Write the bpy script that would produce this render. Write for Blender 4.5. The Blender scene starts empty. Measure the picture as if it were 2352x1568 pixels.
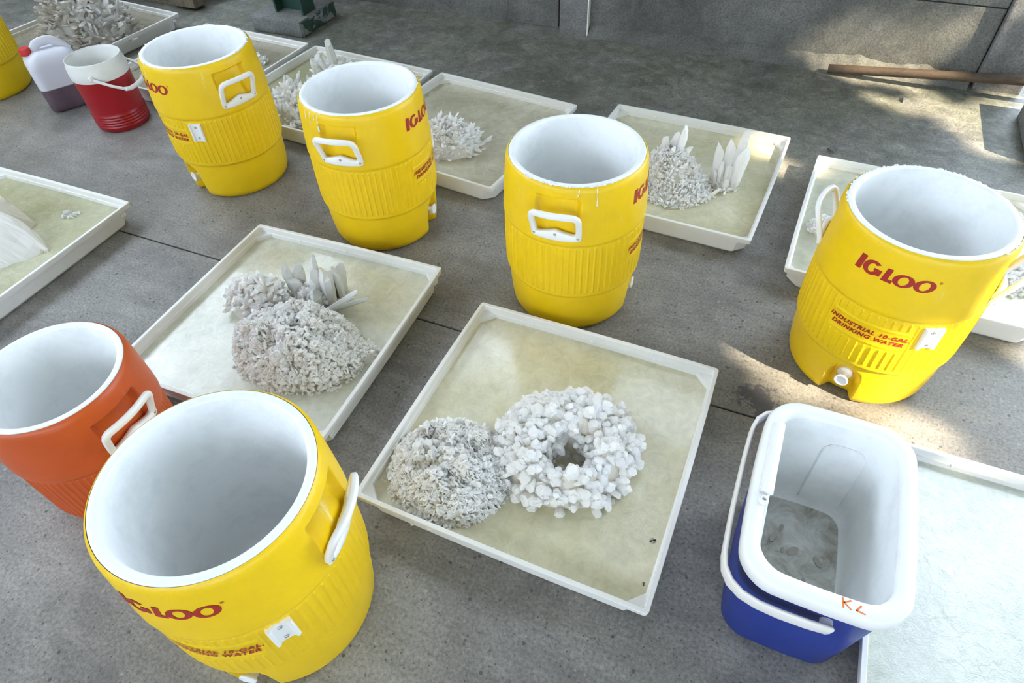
import bpy, bmesh, math, random
from math import sin, cos, pi, radians, sqrt, atan2, exp
from mathutils import Vector, Matrix, noise

S = bpy.context.scene
COL = S.collection
random.seed(7)

# ------------------------------------------------------------------ camera
FPX, PITCH, ROLL, CAMH = 1476.8, 0.82399, -0.05248, 1.4748
_f = Vector((0, cos(PITCH), -sin(PITCH))); _r = Vector((1, 0, 0)); _u = Vector((0, sin(PITCH), cos(PITCH)))
_r2 = _r * cos(ROLL) + _u * sin(ROLL); _u2 = -_r * sin(ROLL) + _u * cos(ROLL)
cam_data = bpy.data.cameras.new('camera'); cam = bpy.data.objects.new('camera', cam_data); COL.objects.link(cam)
cam_data.sensor_width = 36.0; cam_data.lens = FPX / 2352 * 36.0; cam_data.clip_start = 0.02; cam_data.clip_end = 300
_m = Matrix((_r2, _u2, -_f)).transposed().to_4x4(); _m.translation = Vector((0, 0, CAMH))
cam.matrix_world = _m; S.camera = cam

# ------------------------------------------------------------------ view, world, sun
S.view_settings.view_transform = 'Standard'; S.view_settings.look = 'None'
S.view_settings.gamma = 1.0; S.view_settings.use_curve_mapping = False
S.view_settings.exposure = 1.22
S.cycles.max_bounces = 8; S.cycles.diffuse_bounces = 5; S.cycles.glossy_bounces = 3; S.cycles.transmission_bounces = 5; S.cycles.transparent_max_bounces = 8
S.cycles.caustics_reflective = False; S.cycles.caustics_refractive = False
S.cycles.use_adaptive_sampling = True; S.cycles.adaptive_threshold = 0.1; S.cycles.adaptive_min_samples = 16
W = bpy.data.worlds.new('world'); S.world = W; W.use_nodes = True
bgn = W.node_tree.nodes['Background']
bgn.inputs[0].default_value = (0.72, 0.85, 1.0, 1); bgn.inputs[1].default_value = 3.0

ROOM = radians(-25.5)                       # the hall is turned against the camera
def RF(u, v, z=0.0):
    return Vector((u * cos(ROOM) - v * sin(ROOM), u * sin(ROOM) + v * cos(ROOM), z))
SUN_TO = (RF(0.80, -0.30, 0.0) + Vector((0, 0, 0.72))).normalized()     # towards the sun
sl = bpy.data.lights.new('sun', 'SUN'); sun = bpy.data.objects.new('sun', sl); COL.objects.link(sun)
sl.energy = 8.0; sl.color = (1.0, 0.86, 0.62); sl.angle = radians(0.53)
sun.rotation_euler = SUN_TO.to_track_quat('Z', 'Y').to_euler(); sun.location = SUN_TO * 20

# ------------------------------------------------------------------ materials
def newmat(name):
    m = bpy.data.materials.new(name); m.use_nodes = True
    nt = m.node_tree; b = nt.nodes['Principled BSDF']
    return m, nt, b
def N(nt, t, **kw):
    n = nt.nodes.new(t)
    for k, v in kw.items():
        if k.startswith('i_'):
            key = k[2:]
            n.inputs[int(key) if key.isdigit() else key.replace('_', ' ')].default_value = v
        else: setattr(n, k, v)
    return n
def L(nt, a, b): nt.links.new(a, b)
def tc(nt, scale=(1, 1, 1), kind='Object', rot=(0, 0, 0)):
    t = N(nt, 'ShaderNodeTexCoord'); mp = N(nt, 'ShaderNodeMapping')
    mp.inputs['Scale'].default_value = scale; mp.inputs['Rotation'].default_value = rot
    L(nt, t.outputs[kind], mp.inputs['Vector']); return mp.outputs['Vector']
def noi(nt, vec, scale, detail=4, rough=0.6, dist=0.0):
    n = N(nt, 'ShaderNodeTexNoise', i_Scale=scale, i_Detail=detail, i_Roughness=rough, i_Distortion=dist)
    L(nt, vec, n.inputs['Vector']); return n.outputs['Fac']
def ramp(nt, fac, stops):
    r = N(nt, 'ShaderNodeValToRGB'); e = r.color_ramp.elements
    while len(e) < len(stops): e.new(0.5)
    for el, (p, c) in zip(e, stops):
        el.position = p; el.color = tuple(c) + (1,) if len(c) == 3 else c
    L(nt, fac, r.inputs['Fac']); return r.outputs['Color']
def g(v): return (v, v, v)
def mix(nt, fac, a, b, mode='MIX'):
    n = N(nt, 'ShaderNodeMix', data_type='RGBA', blend_type=mode)
    for inp, v in ((n.inputs['Factor'], fac), (n.inputs['A'], a), (n.inputs['B'], b)):
        if hasattr(v, 'links') or hasattr(v, 'is_linked'): L(nt, v, inp)
        else: inp.default_value = v if not isinstance(v, tuple) else (tuple(v) + (1,))[:4]
    return n.outputs['Result']
def bump(nt, b, height, strength=0.3, dist=0.002):
    n = N(nt, 'ShaderNodeBump', i_Strength=strength, i_Distance=dist)
    L(nt, height, n.inputs['Height']); L(nt, n.outputs['Normal'], b.inputs['Normal'])
def math_(nt, op, a, b=None):
    n = N(nt, 'ShaderNodeMath', operation=op)
    for i, v in enumerate((a, b)):
        if v is None: continue
        if hasattr(v, 'is_linked'): L(nt, v, n.inputs[i])
        else: n.inputs[i].default_value = v
    return n.outputs[0]
def maprange(nt, v, a, b, c, d):
    n = N(nt, 'ShaderNodeMapRange', i_1=a, i_2=b, i_3=c, i_4=d); L(nt, v, n.inputs[0]); return n.outputs[0]
def sepxyz(nt, vec):
    n = N(nt, 'ShaderNodeSeparateXYZ'); L(nt, vec, n.inputs[0]); return n.outputs

MAT = {}
def plastic(name, col, rough=0.4, dirt=None, bumpk=0.0, bscale=500, dirtamt=0.5, spec=0.5):
    m, nt, b = newmat(name); b.inputs['Roughness'].default_value = rough
    b.inputs['Specular IOR Level'].default_value = spec
    c = col
    v = tc(nt)
    if dirt:
        f = ramp(nt, noi(nt, v, 9, 6, 0.7), [(0.48, g(0)), (0.75, g(dirtamt))])
        b.inputs['Base Color'].default_value = col + (1,)
        L(nt, mix(nt, f, col, dirt), b.inputs['Base Color'])
    else: b.inputs['Base Color'].default_value = col + (1,)
    if bumpk: bump(nt, b, noi(nt, v, bscale, 2), bumpk, 0.001)
    MAT[name] = m; return m
# moulded shell with faint salt runs below the rim
def shell_mat(name, col, stain, zlo, zhi, amt):
    m, nt, b = newmat(name); b.inputs['Roughness'].default_value = 0.42
    t = N(nt, 'ShaderNodeTexCoord'); info = N(nt, 'ShaderNodeObjectInfo')
    add = N(nt, 'ShaderNodeVectorMath', operation='ADD'); L(nt, t.outputs['Object'], add.inputs[0])
    sc = N(nt, 'ShaderNodeVectorMath', operation='SCALE'); L(nt, info.outputs['Location'], sc.inputs[0]); sc.inputs['Scale'].default_value = 7.3
    L(nt, sc.outputs[0], add.inputs[1])
    mp = N(nt, 'ShaderNodeMapping'); mp.inputs['Scale'].default_value = (1, 1, 0.16); L(nt, add.outputs[0], mp.inputs['Vector'])
    streak = ramp(nt, noi(nt, mp.outputs[0], 34, 5, 0.65, 0.6), [(0.61, g(0)), (0.70, g(1))])
    z = sepxyz(nt, t.outputs['Object'])[2]
    zz = maprange(nt, z, zlo, zhi, 0.0, amt)
    patch = ramp(nt, noi(nt, add.outputs[0], 5, 3), [(0.50, g(0)), (0.62, g(1))])
    f = math_(nt, 'MULTIPLY', math_(nt, 'MULTIPLY', streak, zz), patch)
    var = ramp(nt, noi(nt, add.outputs[0], 14, 4), [(0.3, tuple(c * 0.93 for c in col)), (0.7, col)])
    L(nt, mix(nt, f, var, stain), b.inputs['Base Color'])
    bump(nt, b, noi(nt, t.outputs['Object'], 420, 2), 0.22, 0.0012)
    MAT[name] = m; return m
shell_mat('yellow', (0.86, 0.565, 0.003), (0.9, 0.82, 0.45), 0.30, 0.50, 0.75)
shell_mat('orange', (0.55, 0.090, 0.014), (0.85, 0.5, 0.35), 0.12, 0.30, 0.9)
plastic('white', (0.80, 0.81, 0.82), 0.35)
plastic('handle_white', (0.83, 0.83, 0.82), 0.35)
plastic('liner', (0.88, 0.89, 0.89), 0.38, (0.66, 0.69, 0.69), 0.06, 60, 0.6)
plastic('tray', (0.80, 0.79, 0.765), 0.42, (0.72, 0.70, 0.65), 0.05, 200, 0.5)
plastic('logo_red', (0.36, 0.018, 0.012), 0.45)
plastic('red', (0.32, 0.003, 0.009), 0.33, (0.38, 0.03, 0.03), 0.08, 300, 0.25)
plastic('cap_red', (0.55, 0.02, 0.02), 0.4)
plastic('collar', (0.74, 0.74, 0.71), 0.4, (0.6, 0.59, 0.55), 0.05, 100, 0.5)
plastic('blue', (0.009, 0.030, 0.23), 0.38, (0.03, 0.06, 0.33), 0.12, 350, 0.5)
plastic('blue_white', (0.86, 0.86, 0.86), 0.35, (0.74, 0.74, 0.74), 0.05, 40, 0.5)
plastic('blue_handle', (0.80, 0.77, 0.74), 0.4, (0.70, 0.66, 0.60), 0.05, 40, 0.6)
plastic('marker', (0.80, 0.20, 0.03), 0.6)
plastic('black', (0.02, 0.018, 0.016), 0.6)
plastic('pegwhite', (0.85, 0.85, 0.85), 0.3)

def m_metal():
    m, nt, b = newmat('screw'); b.inputs['Metallic'].default_value = 1; b.inputs['Roughness'].default_value = 0.35
    b.inputs['Base Color'].default_value = (0.5, 0.49, 0.46, 1); MAT['screw'] = m
m_metal()

def m_jerry():
    m, nt, b = newmat('jerrycan'); b.inputs['Roughness'].default_value = 0.4
    v = tc(nt); z = sepxyz(nt, v)[2]
    f = ramp(nt, math_(nt, 'MULTIPLY', z, 4.0), [(0.388, g(0)), (0.402, g(1))])
    lo = ramp(nt, noi(nt, v, 12, 3), [(0.3, (0.085, 0.055, 0.075)), (0.7, (0.15, 0.10, 0.125))])
    L(nt, mix(nt, f, lo, (0.62, 0.62, 0.68)), b.inputs['Base Color'])
    b.inputs['Subsurface Weight'].default_value = 0.0
    MAT['jerrycan'] = m
m_jerry()

def m_concrete(name, c1, c2, c3, moss=None, rough=(0.5, 0.75), speck=True, rotz=0.0, bs=0.5, stain=None):
    m, nt, b = newmat(name)
    t = N(nt, 'ShaderNodeNewGeometry'); v0 = t.outputs['Position']
    mp = N(nt, 'ShaderNodeMapping'); L(nt, v0, mp.inputs['Vector']); mp.inputs['Rotation'].default_value = (0, 0, rotz); v = mp.outputs[0]
    st = N(nt, 'ShaderNodeMapping'); L(nt, v, st.inputs['Vector']); st.inputs['Scale'].default_value = (0.35, 1.6, 1)
    big = noi(nt, v, 1.7, 6, 0.62, 0.3); streak = noi(nt, st.outputs[0], 9, 8, 0.72, 0.5); fine = noi(nt, v, 120, 4, 0.7)
    s = math_(nt, 'ADD', math_(nt, 'MULTIPLY', big, 0.55), math_(nt, 'MULTIPLY', streak, 0.45))
    col = ramp(nt, s, [(0.36, c1), (0.50, c2), (0.64, c3)])
    if moss:
        mcol, v0_, v1_, amt = moss
        vv = sepxyz(nt, v)[1]
        mf = math_(nt, 'MULTIPLY', maprange(nt, vv, v0_, v1_, 0.0, amt), ramp(nt, noi(nt, v, 2.6, 6, 0.65, 0.4), [(0.36, g(0.15)), (0.6, g(1))]))
        col = mix(nt, mf, col, mcol)
        sw = ramp(nt, noi(nt, v, 5.5, 9, 0.72, 2.6), [(0.55, g(0)), (0.66, g(0.55))])
        sw = math_(nt, 'MULTIPLY', sw, maprange(nt, vv, v0_ - 0.3, v1_, 0.0, 0.9))
        col = mix(nt, sw, col, (0.36, 0.36, 0.34))
        rough_ = ramp(nt, noi(nt, v, 13, 9, 0.78, 0.9), [(0.32, g(0.55)), (0.5, g(1.0)), (0.68, g(1.55))])
        col = mix(nt, maprange(nt, vv, v0_ - 0.3, v1_, 0.0, 1.0), col, mix(nt, 1.0, col, rough_, 'MULTIPLY'))
    fineC = ramp(nt, fine, [(0.28, g(0.55)), (0.5, g(1.0)), (0.72, g(1.4))])
    col = mix(nt, 1.0, col, fineC, 'MULTIPLY')
    blot = ramp(nt, noi(nt, v, 3.1, 7, 0.7, 0.8), [(0.28, g(0.62)), (0.5, g(1.0)), (0.72, g(1.22))])
    col = mix(nt, 1.0, col, blot, 'MULTIPLY')
    if speck:
        for sc, lo, hi, k in ((85, 0.14, 0.24, 0.7), (34, 0.12, 0.18, 0.75)):
            vo = N(nt, 'ShaderNodeTexVoronoi', i_Scale=sc, i_Randomness=1.0); L(nt, v, vo.inputs['Vector'])
            d = ramp(nt, vo.outputs['Distance'], [(lo, g(1)), (hi, g(0))])
            pick = ramp(nt, sepxyz(nt, vo.outputs['Color'])[0], [(0.66, g(0)), (0.68, g(k))])
            col = mix(nt, math_(nt, 'MULTIPLY', d, pick), col, (0.05, 0.048, 0.046))
            pick2 = ramp(nt, sepxyz(nt, vo.outputs['Color'])[1], [(0.84, g(0)), (0.86, g(0.4))])
            col = mix(nt, math_(nt, 'MULTIPLY', d, pick2), col, (0.48, 0.44, 0.38))
    if stain:
        dn = N(nt, 'ShaderNodeVectorMath', operation='DISTANCE'); L(nt, v0, dn.inputs[0]); dn.inputs[1].default_value = stain
        sf = math_(nt, 'SUBTRACT', noi(nt, v0, 28, 6, 0.75, 0.6), math_(nt, 'MULTIPLY', dn.outputs['Value'], 3.4))
        col = mix(nt, ramp(nt, sf, [(0.30, g(0)), (0.36, g(0.85))]), col, (0.055, 0.058, 0.075))
    L(nt, col, b.inputs['Base Color'])
    L(nt, maprange(nt, streak, 0.3, 0.7, rough[0], rough[1]), b.inputs['Roughness'])
    h = math_(nt, 'ADD', math_(nt, 'MULTIPLY', fine, 0.6), math_(nt, 'MULTIPLY', streak, 0.8))
    bump(nt, b, h, bs, 0.004)
    MAT[name] = m
m_concrete('floor', (0.150, 0.143, 0.134), (0.215, 0.205, 0.193), (0.300, 0.288, 0.270), ((0.165, 0.172, 0.128), 2.0, 3.0, 0.75), (0.42, 0.62), True, -ROOM, 0.5, (0.692, 1.087, 0.0))
m_concrete('wall', (0.085, 0.086, 0.078), (0.125, 0.124, 0.113), (0.175, 0.172, 0.158), None, (0.7, 0.9), False, 0.0, 0.6)
m_concrete('pilaster', (0.130, 0.126, 0.122), (0.18, 0.176, 0.170), (0.24, 0.235, 0.226), None, (0.7, 0.9), False, 0.0, 0.7)
m_concrete('joint', (0.035, 0.034, 0.03), (0.05, 0.048, 0.042), (0.07, 0.068, 0.06), None, (0.8, 0.95), False)
m_concrete('plinth', (0.13, 0.13, 0.125), (0.18, 0.18, 0.172), (0.25, 0.245, 0.24), None, (0.7, 0.9), False, 0.0, 0.7)
def m_plain(name, c1, c2, sc):
    m, nt, b = newmat(name); b.inputs['Roughness'].default_value = 0.85
    t = N(nt, 'ShaderNodeNewGeometry'); L(nt, ramp(nt, noi(nt, t.outputs['Position'], sc, 2), [(0.35, c1), (0.65, c2)]), b.inputs['Base Color']); MAT[name] = m
m_plain('ground', (0.44, 0.40, 0.32), (0.60, 0.55, 0.45), 3)
m_plain('plaster', (0.42, 0.41, 0.39), (0.53, 0.52, 0.49), 2)
m_plain('roof', (0.36, 0.355, 0.35), (0.45, 0.445, 0.44), 2)

def m_flaky():
    m, nt, b = newmat('flaky_green'); v = tc(nt)
    f = ramp(nt, noi(nt, v, 9, 7, 0.7, 0.5), [(0.47, g(0)), (0.50, g(1))])
    gr = ramp(nt, noi(nt, v, 20, 4), [(0.3, (0.018, 0.045, 0.035)), (0.7, (0.04, 0.085, 0.065))])
    co = ramp(nt, noi(nt, v, 40, 4), [(0.3, (0.20, 0.21, 0.215)), (0.7, (0.32, 0.33, 0.34))])
    L(nt, mix(nt, f, co, gr), b.inputs['Base Color']); b.inputs['Roughness'].default_value = 0.65
    bump(nt, b, f, 0.4, 0.003); MAT['flaky_green'] = m
    m2, nt, b = newmat('green_paint'); v = tc(nt)
    f = ramp(nt, noi(nt, v, 7, 7, 0.7), [(0.62, g(0)), (0.65, g(1))])
    L(nt, mix(nt, f, (0.020, 0.060, 0.046), (0.24, 0.23, 0.22)), b.inputs['Base Color']); b.inputs['Roughness'].default_value = 0.5
    MAT['green_paint'] = m2
m_flaky()

def m_wood(name, c1, c2, scale=(1, 14, 14)):
    m, nt, b = newmat(name); v = tc(nt, scale)
    L(nt, ramp(nt, noi(nt, v, 6, 8, 0.7, 0.6), [(0.28, c1), (0.72, c2)]), b.inputs['Base Color'])
    b.inputs['Roughness'].default_value = 0.7; bump(nt, b, noi(nt, v, 12, 5), 0.4, 0.002); MAT[name] = m
m_wood('wood', (0.10, 0.075, 0.05), (0.30, 0.25, 0.18), (10, 10, 1.2))
m_wood('pole', (0.050, 0.031, 0.019), (0.105, 0.072, 0.045), (0.8, 12, 12))

def m_crystal(name, tint, amber, trans=0.22, ks=14):
    m, nt, b = newmat(name); v = tc(nt)
    f = ramp(nt, noi(nt, v, ks, 4, 0.6), [(0.42, g(0)), (0.72, g(0.6))])
    c = mix(nt, f, tint, amber)
    L(nt, c, b.inputs['Base Color']); b.inputs['Roughness'].default_value = 0.25
    b.inputs['Specular IOR Level'].default_value = 0.45
    tr = N(nt, 'ShaderNodeBsdfTranslucent'); L(nt, c, tr.inputs['Color'])
    mx = N(nt, 'ShaderNodeMixShader'); mx.inputs[0].default_value = 0.36
    L(nt, b.outputs[0], mx.inputs[1]); L(nt, tr.outputs[0], mx.inputs[2])
    L(nt, mx.outputs[0], nt.nodes['Material Output'].inputs['Surface'])
    MAT[name] = m
m_crystal('crystal', (0.995, 0.99, 0.985), (0.96, 0.93, 0.88), 0.030)
m_crystal('crystal_wet', (0.92, 0.89, 0.83), (0.74, 0.66, 0.53), 0.03, 9)
m_crystal('crystal_amber', (0.93, 0.88, 0.79), (0.82, 0.72, 0.54), 0.03, 9)
m_crystal('crystal_grey', (0.80, 0.78, 0.75), (0.66, 0.60, 0.50), 0.02, 8)
def m_glassy():
    m, nt, b = newmat('clear_crystal'); v = tc(nt)
    b.inputs['Base Color'].default_value = (0.90, 0.90, 0.88, 1); b.inputs['Roughness'].default_value = 0.12
    b.inputs['Transmission Weight'].default_value = 0.22; b.inputs['IOR'].default_value = 1.45
    bump(nt, b, noi(nt, v, 60, 3), 0.25, 0.002); MAT['clear_crystal'] = m
m_glassy()

def m_liquid(name, c1, c2, clear=0.30, film=0.5, ripple=0.25):
    """cloudy salt solution: murky body seen through a skin that is frosted in patches"""
    m, nt, b = newmat(name)
    t = N(nt, 'ShaderNodeNewGeometry'); v = t.outputs['Position']
    cl = noi(nt, v, 5.0, 5, 0.6, 0.6)
    col = ramp(nt, cl, [(0.32, c1), (0.68, c2)])
    med = ramp(nt, noi(nt, v, 26, 5, 0.7, 0.8), [(0.34, g(0.86)), (0.66, g(1.08))])
    col = mix(nt, 1.0, col, med, 'MULTIPLY')
    flk = ramp(nt, noi(nt, v, 110, 4, 0.75, 0.5), [(0.58, g(0)), (0.68, g(0.55))])
    col = mix(nt, flk, col, (0.80, 0.80, 0.76))
    L(nt, col, b.inputs['Base Color'])
    patch = ramp(nt, noi(nt, v, 3.2, 4, 0.6, 0.5), [(0.40, g(0)), (0.58, g(film))])
    grain = noi(nt, v, 240, 3, 0.7)
    L(nt, maprange(nt, math_(nt, 'ADD', math_(nt, 'MULTIPLY', patch, 0.7), math_(nt, 'MULTIPLY', grain, 0.3)), 0.1, 0.6, 0.07, 0.20), b.inputs['Roughness'])
    h = math_(nt, 'ADD', math_(nt, 'MULTIPLY', grain, math_(nt, 'ADD', math_(nt, 'MULTIPLY', patch, 2.2), 0.3)), math_(nt, 'MULTIPLY', noi(nt, v, 45, 4, 0.6, 1.0), ripple * 4))
    bump(nt, b, h, 0.20, 0.004)
    b.inputs['Specular IOR Level'].default_value = 1.0; b.inputs['Coat Weight'].default_value = 0.8; b.inputs['Coat Roughness'].default_value = 0.10
    tp = N(nt, 'ShaderNodeBsdfTransparent'); tp.inputs[0].default_value = (0.95, 0.95, 0.86, 1)
    mx = N(nt, 'ShaderNodeMixShader'); mx.inputs[0].default_value = clear
    L(nt, b.outputs[0], mx.inputs[1]); L(nt, tp.outputs[0], mx.inputs[2])
    L(nt, mx.outputs[0], nt.nodes['Material Output'].inputs['Surface'])
    MAT[name] = m
m_liquid('liquid', (0.72, 0.67, 0.43), (0.85, 0.81, 0.61), 0.25)
m_liquid('liquid_beige', (0.60, 0.55, 0.39), (0.80, 0.75, 0.60), 0.25, 0.4, 0.9)
m_liquid('liquid_pale', (0.72, 0.73, 0.58), (0.83, 0.83, 0.71), 0.25, 0.8, 0.6)
m_liquid('liquid_olive', (0.50, 0.48, 0.27), (0.60, 0.58, 0.36), 0.25, 0.3)
m_liquid('liquid_brown', (0.36, 0.32, 0.22), (0.44, 0.39, 0.28), 0.25, 0.3)
m_liquid('liquid_milky', (0.62, 0.66, 0.58), (0.74, 0.76, 0.68), 0.25, 0.6, 0.5)

def m_gobo_leaf():
    m, nt, b = newmat('gobo_leaf'); b.inputs['Base Color'].default_value = (0.05, 0.10, 0.03, 1); b.inputs['Roughness'].default_value = 0.6; MAT['gobo_leaf'] = m
m_gobo_leaf()
def m_residue():
    m, nt, b = newmat('residue'); v = tc(nt)
    c = ramp(nt, noi(nt, v, 16, 7, 0.7, 0.8), [(0.34, (0.30, 0.28, 0.24)), (0.50, (0.55, 0.54, 0.50)), (0.66, (0.72, 0.73, 0.72))])
    L(nt, c, b.inputs['Base Color']); b.inputs['Roughness'].default_value = 0.3; MAT['residue'] = m
m_residue()
plastic('wet_shard', (0.42, 0.40, 0.36), 0.2)

# ------------------------------------------------------------------ object helpers
def tag(o, label=None, cat=None, group=None, kind=None):
    if label: o['label'] = label
    if cat: o['category'] = cat
    if group: o['group'] = group
    if kind: o['kind'] = kind
    return o
def empty(name, loc=(0, 0, 0), rz=0.0, label=None, cat=None, group=None, kind=None):
    o = bpy.data.objects.new(name, None); COL.objects.link(o); o.empty_display_size = 0.05
    o.location = loc; o.rotation_euler = (0, 0, rz); return tag(o, label, cat, group, kind)
def link(name, me, parent=None, mat=None, loc=None, rz=None):
    if mat and not me.materials: me.materials.append(MAT[mat])
    o = bpy.data.objects.new(name, me); COL.objects.link(o); o.parent = parent
    if loc is not None: o.location = loc
    if rz is not None: o.rotation_euler = (0, 0, rz)
    return o
def copy_tree(o, parent=None):
    c = o.copy(); COL.objects.link(c); c.parent = parent
    for ch in list(o.children): copy_tree(ch, c)
    return c
class MB:
    def __init__(s): s.v = []; s.f = []; s.sm = []
    def add(s, verts, faces, smooth=False):
        o = len(s.v); s.v += [tuple(p) for p in verts]; s.f += [tuple(i + o for i in q) for q in faces]; s.sm += [smooth] * len(faces)
    def grid(s, rows, closed=False, smooth=True, flip=False):
        n = len(rows[0]); vs = [p for r in rows for p in r]; fs = []
        for i in range(len(rows) - 1):
            for j in range(n if closed else n - 1):
                k = (j + 1) % n
                q = (i * n + j, i * n + k, (i + 1) * n + k, (i + 1) * n + j)
                fs.append(q[::-1] if flip else q)
        s.add(vs, fs, smooth)
    def lathe(s, prof, n=48, M=None, smooth=True, cap0=False, cap1=False):
        rows = []
        for z, r in prof:
            row = [Vector((r * cos(2 * pi * j / n), r * sin(2 * pi * j / n), z)) for j in range(n)]
            rows.append([M @ p for p in row] if M else row)
        s.grid(rows, True, smooth)
        if cap0: s.add(rows[0], [tuple(range(n))[::-1]])
        if cap1: s.add(rows[-1], [tuple(range(n))])
    def box(s, c, d, M=None, bev=0.0):
        x, y, z = d[0] / 2, d[1] / 2, d[2] / 2
        if bev <= 0:
            vs = [Vector((c[0] + a * x, c[1] + b * y, c[2] + e * z)) for a in (-1, 1) for b in (-1, 1) for e in (-1, 1)]
            fs = [(0, 1, 3, 2), (4, 6, 7, 5), (0, 4, 5, 1), (2, 3, 7, 6), (0, 2, 6, 4), (1, 5, 7, 3)]
            s.add([M @ p for p in vs] if M else vs, fs)
        else:
            bm = bmesh.new(); bmesh.ops.create_cube(bm, size=1)
            for v in bm.verts: v.co = Vector((c[0] + v.co.x * d[0], c[1] + v.co.y * d[1], c[2] + v.co.z * d[2]))
            bmesh.ops.bevel(bm, geom=bm.edges[:], offset=bev, segments=2, affect='EDGES', profile=0.6)
            bm.verts.index_update(); vs = [v.co.copy() for v in bm.verts]; fs = [tuple(v.index for v in f.verts) for f in bm.faces]; bm.free()
            s.add([M @ p for p in vs] if M else vs, fs)
    def tube(s, pts, rx, ry=None, n=10, up=Vector((0, 0, 1)), caps=True, closed=False):
        ry = ry or rx; pts = [Vector(p) for p in pts]; rows = []
        for i, p in enumerate(pts):
            if closed: d = pts[(i + 1) % len(pts)] - pts[i - 1]
            else: d = pts[min(i + 1, len(pts) - 1)] - pts[max(i - 1, 0)]
            d.normalize(); a = d.cross(up)
            if a.length < 1e-5: a = d.cross(Vector((1, 0, 0)))
            a.normalize(); b = a.cross(d)
            rows.append([p + a * (rx * cos(2 * pi * k / n)) + b * (ry * sin(2 * pi * k / n)) for k in range(n)])
        if closed: rows.append(rows[0])
        s.grid(rows, True, True)
        if caps and not closed:
            s.add(rows[0], [tuple(range(n))[::-1]]); s.add(rows[-1], [tuple(range(n))])
    def prism(s, outline, z0, z1, M=None):
        n = len(outline)
        vs = [Vector((x, y, z0)) for x, y in outline] + [Vector((x, y, z1)) for x, y in outline]
        fs = [tuple(range(n))[::-1], tuple(range(n, 2 * n))] + [(i, (i + 1) % n, n + (i + 1) % n, n + i) for i in range(n)]
        s.add([M @ p for p in vs] if M else vs, fs)
    def mesh(s, name, mat=None, weld=False):
        me = bpy.data.meshes.new(name); me.from_pydata(s.v, [], s.f)
        me.polygons.foreach_set('use_smooth', s.sm)
        if mat: me.materials.append(MAT[mat])
        bm = bmesh.new(); bm.from_mesh(me)
        if weld: bmesh.ops.remove_doubles(bm, verts=bm.verts, dist=1e-5)
        bmesh.ops.recalc_face_normals(bm, faces=bm.faces); bm.to_mesh(me); bm.free()
        me.update(); return me
    def build(s, name, mat, parent=None, loc=None, rz=None, weld=False):
        return link(name, s.mesh(name, mat, weld), parent, None, loc, rz)
def smooth01(x): x = max(0.0, min(1.0, x)); return x * x * (3 - 2 * x)
def rrect(w, l, r, n=6, bow=0.0):
    """rounded rectangle outline, counter-clockwise; sides may bow outwards"""
    pts = []
    for cx, cy, a0 in ((w - r, l - r, 0), (-w + r, l - r, pi / 2), (-w + r, -l + r, pi), (w - r, -l + r, 3 * pi / 2)):
        for k in range(n + 1):
            a = a0 + pi / 2 * k / n; pts.append([cx + r * cos(a), cy + r * sin(a)])
    out = []
    for i, p in enumerate(pts):
        out.append(p); q = pts[(i + 1) % len(pts)]
        if (i + 1) % (n + 1) == 0:
            for k in range(1, 8): t = k / 8; out.append([p[0] + (q[0] - p[0]) * t, p[1] + (q[1] - p[1]) * t])
    if bow:
        for p in out:
            bx = bow * (1 - (p[1] / l) ** 2) * (p[0] / w); by = 0.7 * bow * (1 - (p[0] / w) ** 2) * (p[1] / l)
            p[0] += bx; p[1] += by
    return [tuple(p) for p in out]

# ------------------------------------------------------------------ the hall
WV = 3.50                                    # the back wall's plane in hall coordinates
JV = 1.215                                   # the joint across the floor
floor = empty('floor', kind='structure')
def slab(name, u0, u1, v0, v1, mat='floor', z0=-0.08, z1=0.0, parent=floor, bev=0.004):
    mb = MB(); mb.box(((u0 + u1) / 2, (v0 + v1) / 2, (z0 + z1) / 2), (u1 - u0, v1 - v0, z1 - z0), None, bev)
    return mb.build(name, mat, parent, (0, 0, 0), ROOM)
slab('slab', -5.2, 1.75, JV + 0.003, WV + 1.5)
slab('slab', -5.2, 1.75, -5.0, JV - 0.003)
slab('joint_filler', -5.2, 1.75, JV - 0.05, JV + 0.05, 'joint', -0.12, -0.012, bev=0)
gm = MB(); gm.box((0, 0, -0.17), (90, 90, 0.02)); gr = gm.build('outdoor_ground', 'ground', None, (0, 0, 0), ROOM); tag(gr, kind='structure')

wall = empty('wall_back', kind='structure')
def wbox(name, u0, u1, v0, v1, z0, z1, mat='wall', bev=0.006, parent=wall):
    mb = MB(); mb.box(((u0 + u1) / 2, (v0 + v1) / 2, (z0 + z1) / 2), (u1 - u0, v1 - v0, z1 - z0), None, bev)
    return mb.build(name, mat, parent, (0, 0, 0), ROOM)
WTOP = 2.85
def panels(u0, u1, vf):
    z = -0.05
    for h in (0.385, 0.50, 0.50, 0.50, 0.50, 0.515):
        z1 = min(z + h, WTOP); wbox('panel', u0, u1, vf, vf + 0.09, z + 0.004, z1, 'wall', 0.006); z = z1
PIL = [(-3.4, -3.24), (-1.272, -1.112), (0.772, 0.965)]
for a, b in PIL: wbox('pilaster', a, b, WV - 0.015, WV + 0.16, -0.05, 3.7, 'pilaster', 0.01)
for (a0, a1), (b0, b1) in zip(PIL[:-1], PIL[1:]):
    panels(a1 + (0.002 if a1 > -2 else 0.012), b0 - (0.03 if b0 < 0 else 0.004), WV + (0.02 if a1 > -2 else 0.055))
wbox('panel', -5.2, -3.3, WV + 1.3, WV + 1.4, -0.05, WTOP, 'wall', 0)
wbox('panel', -3.36, -3.26, WV + 0.16, WV + 1.4, -0.05, 3.7, 'wall', 0)
wbox('backing', -3.3, 0.80, WV + 0.16, WV + 0.22, -0.05, WTOP - 0.02, 'wall', 0)
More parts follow.
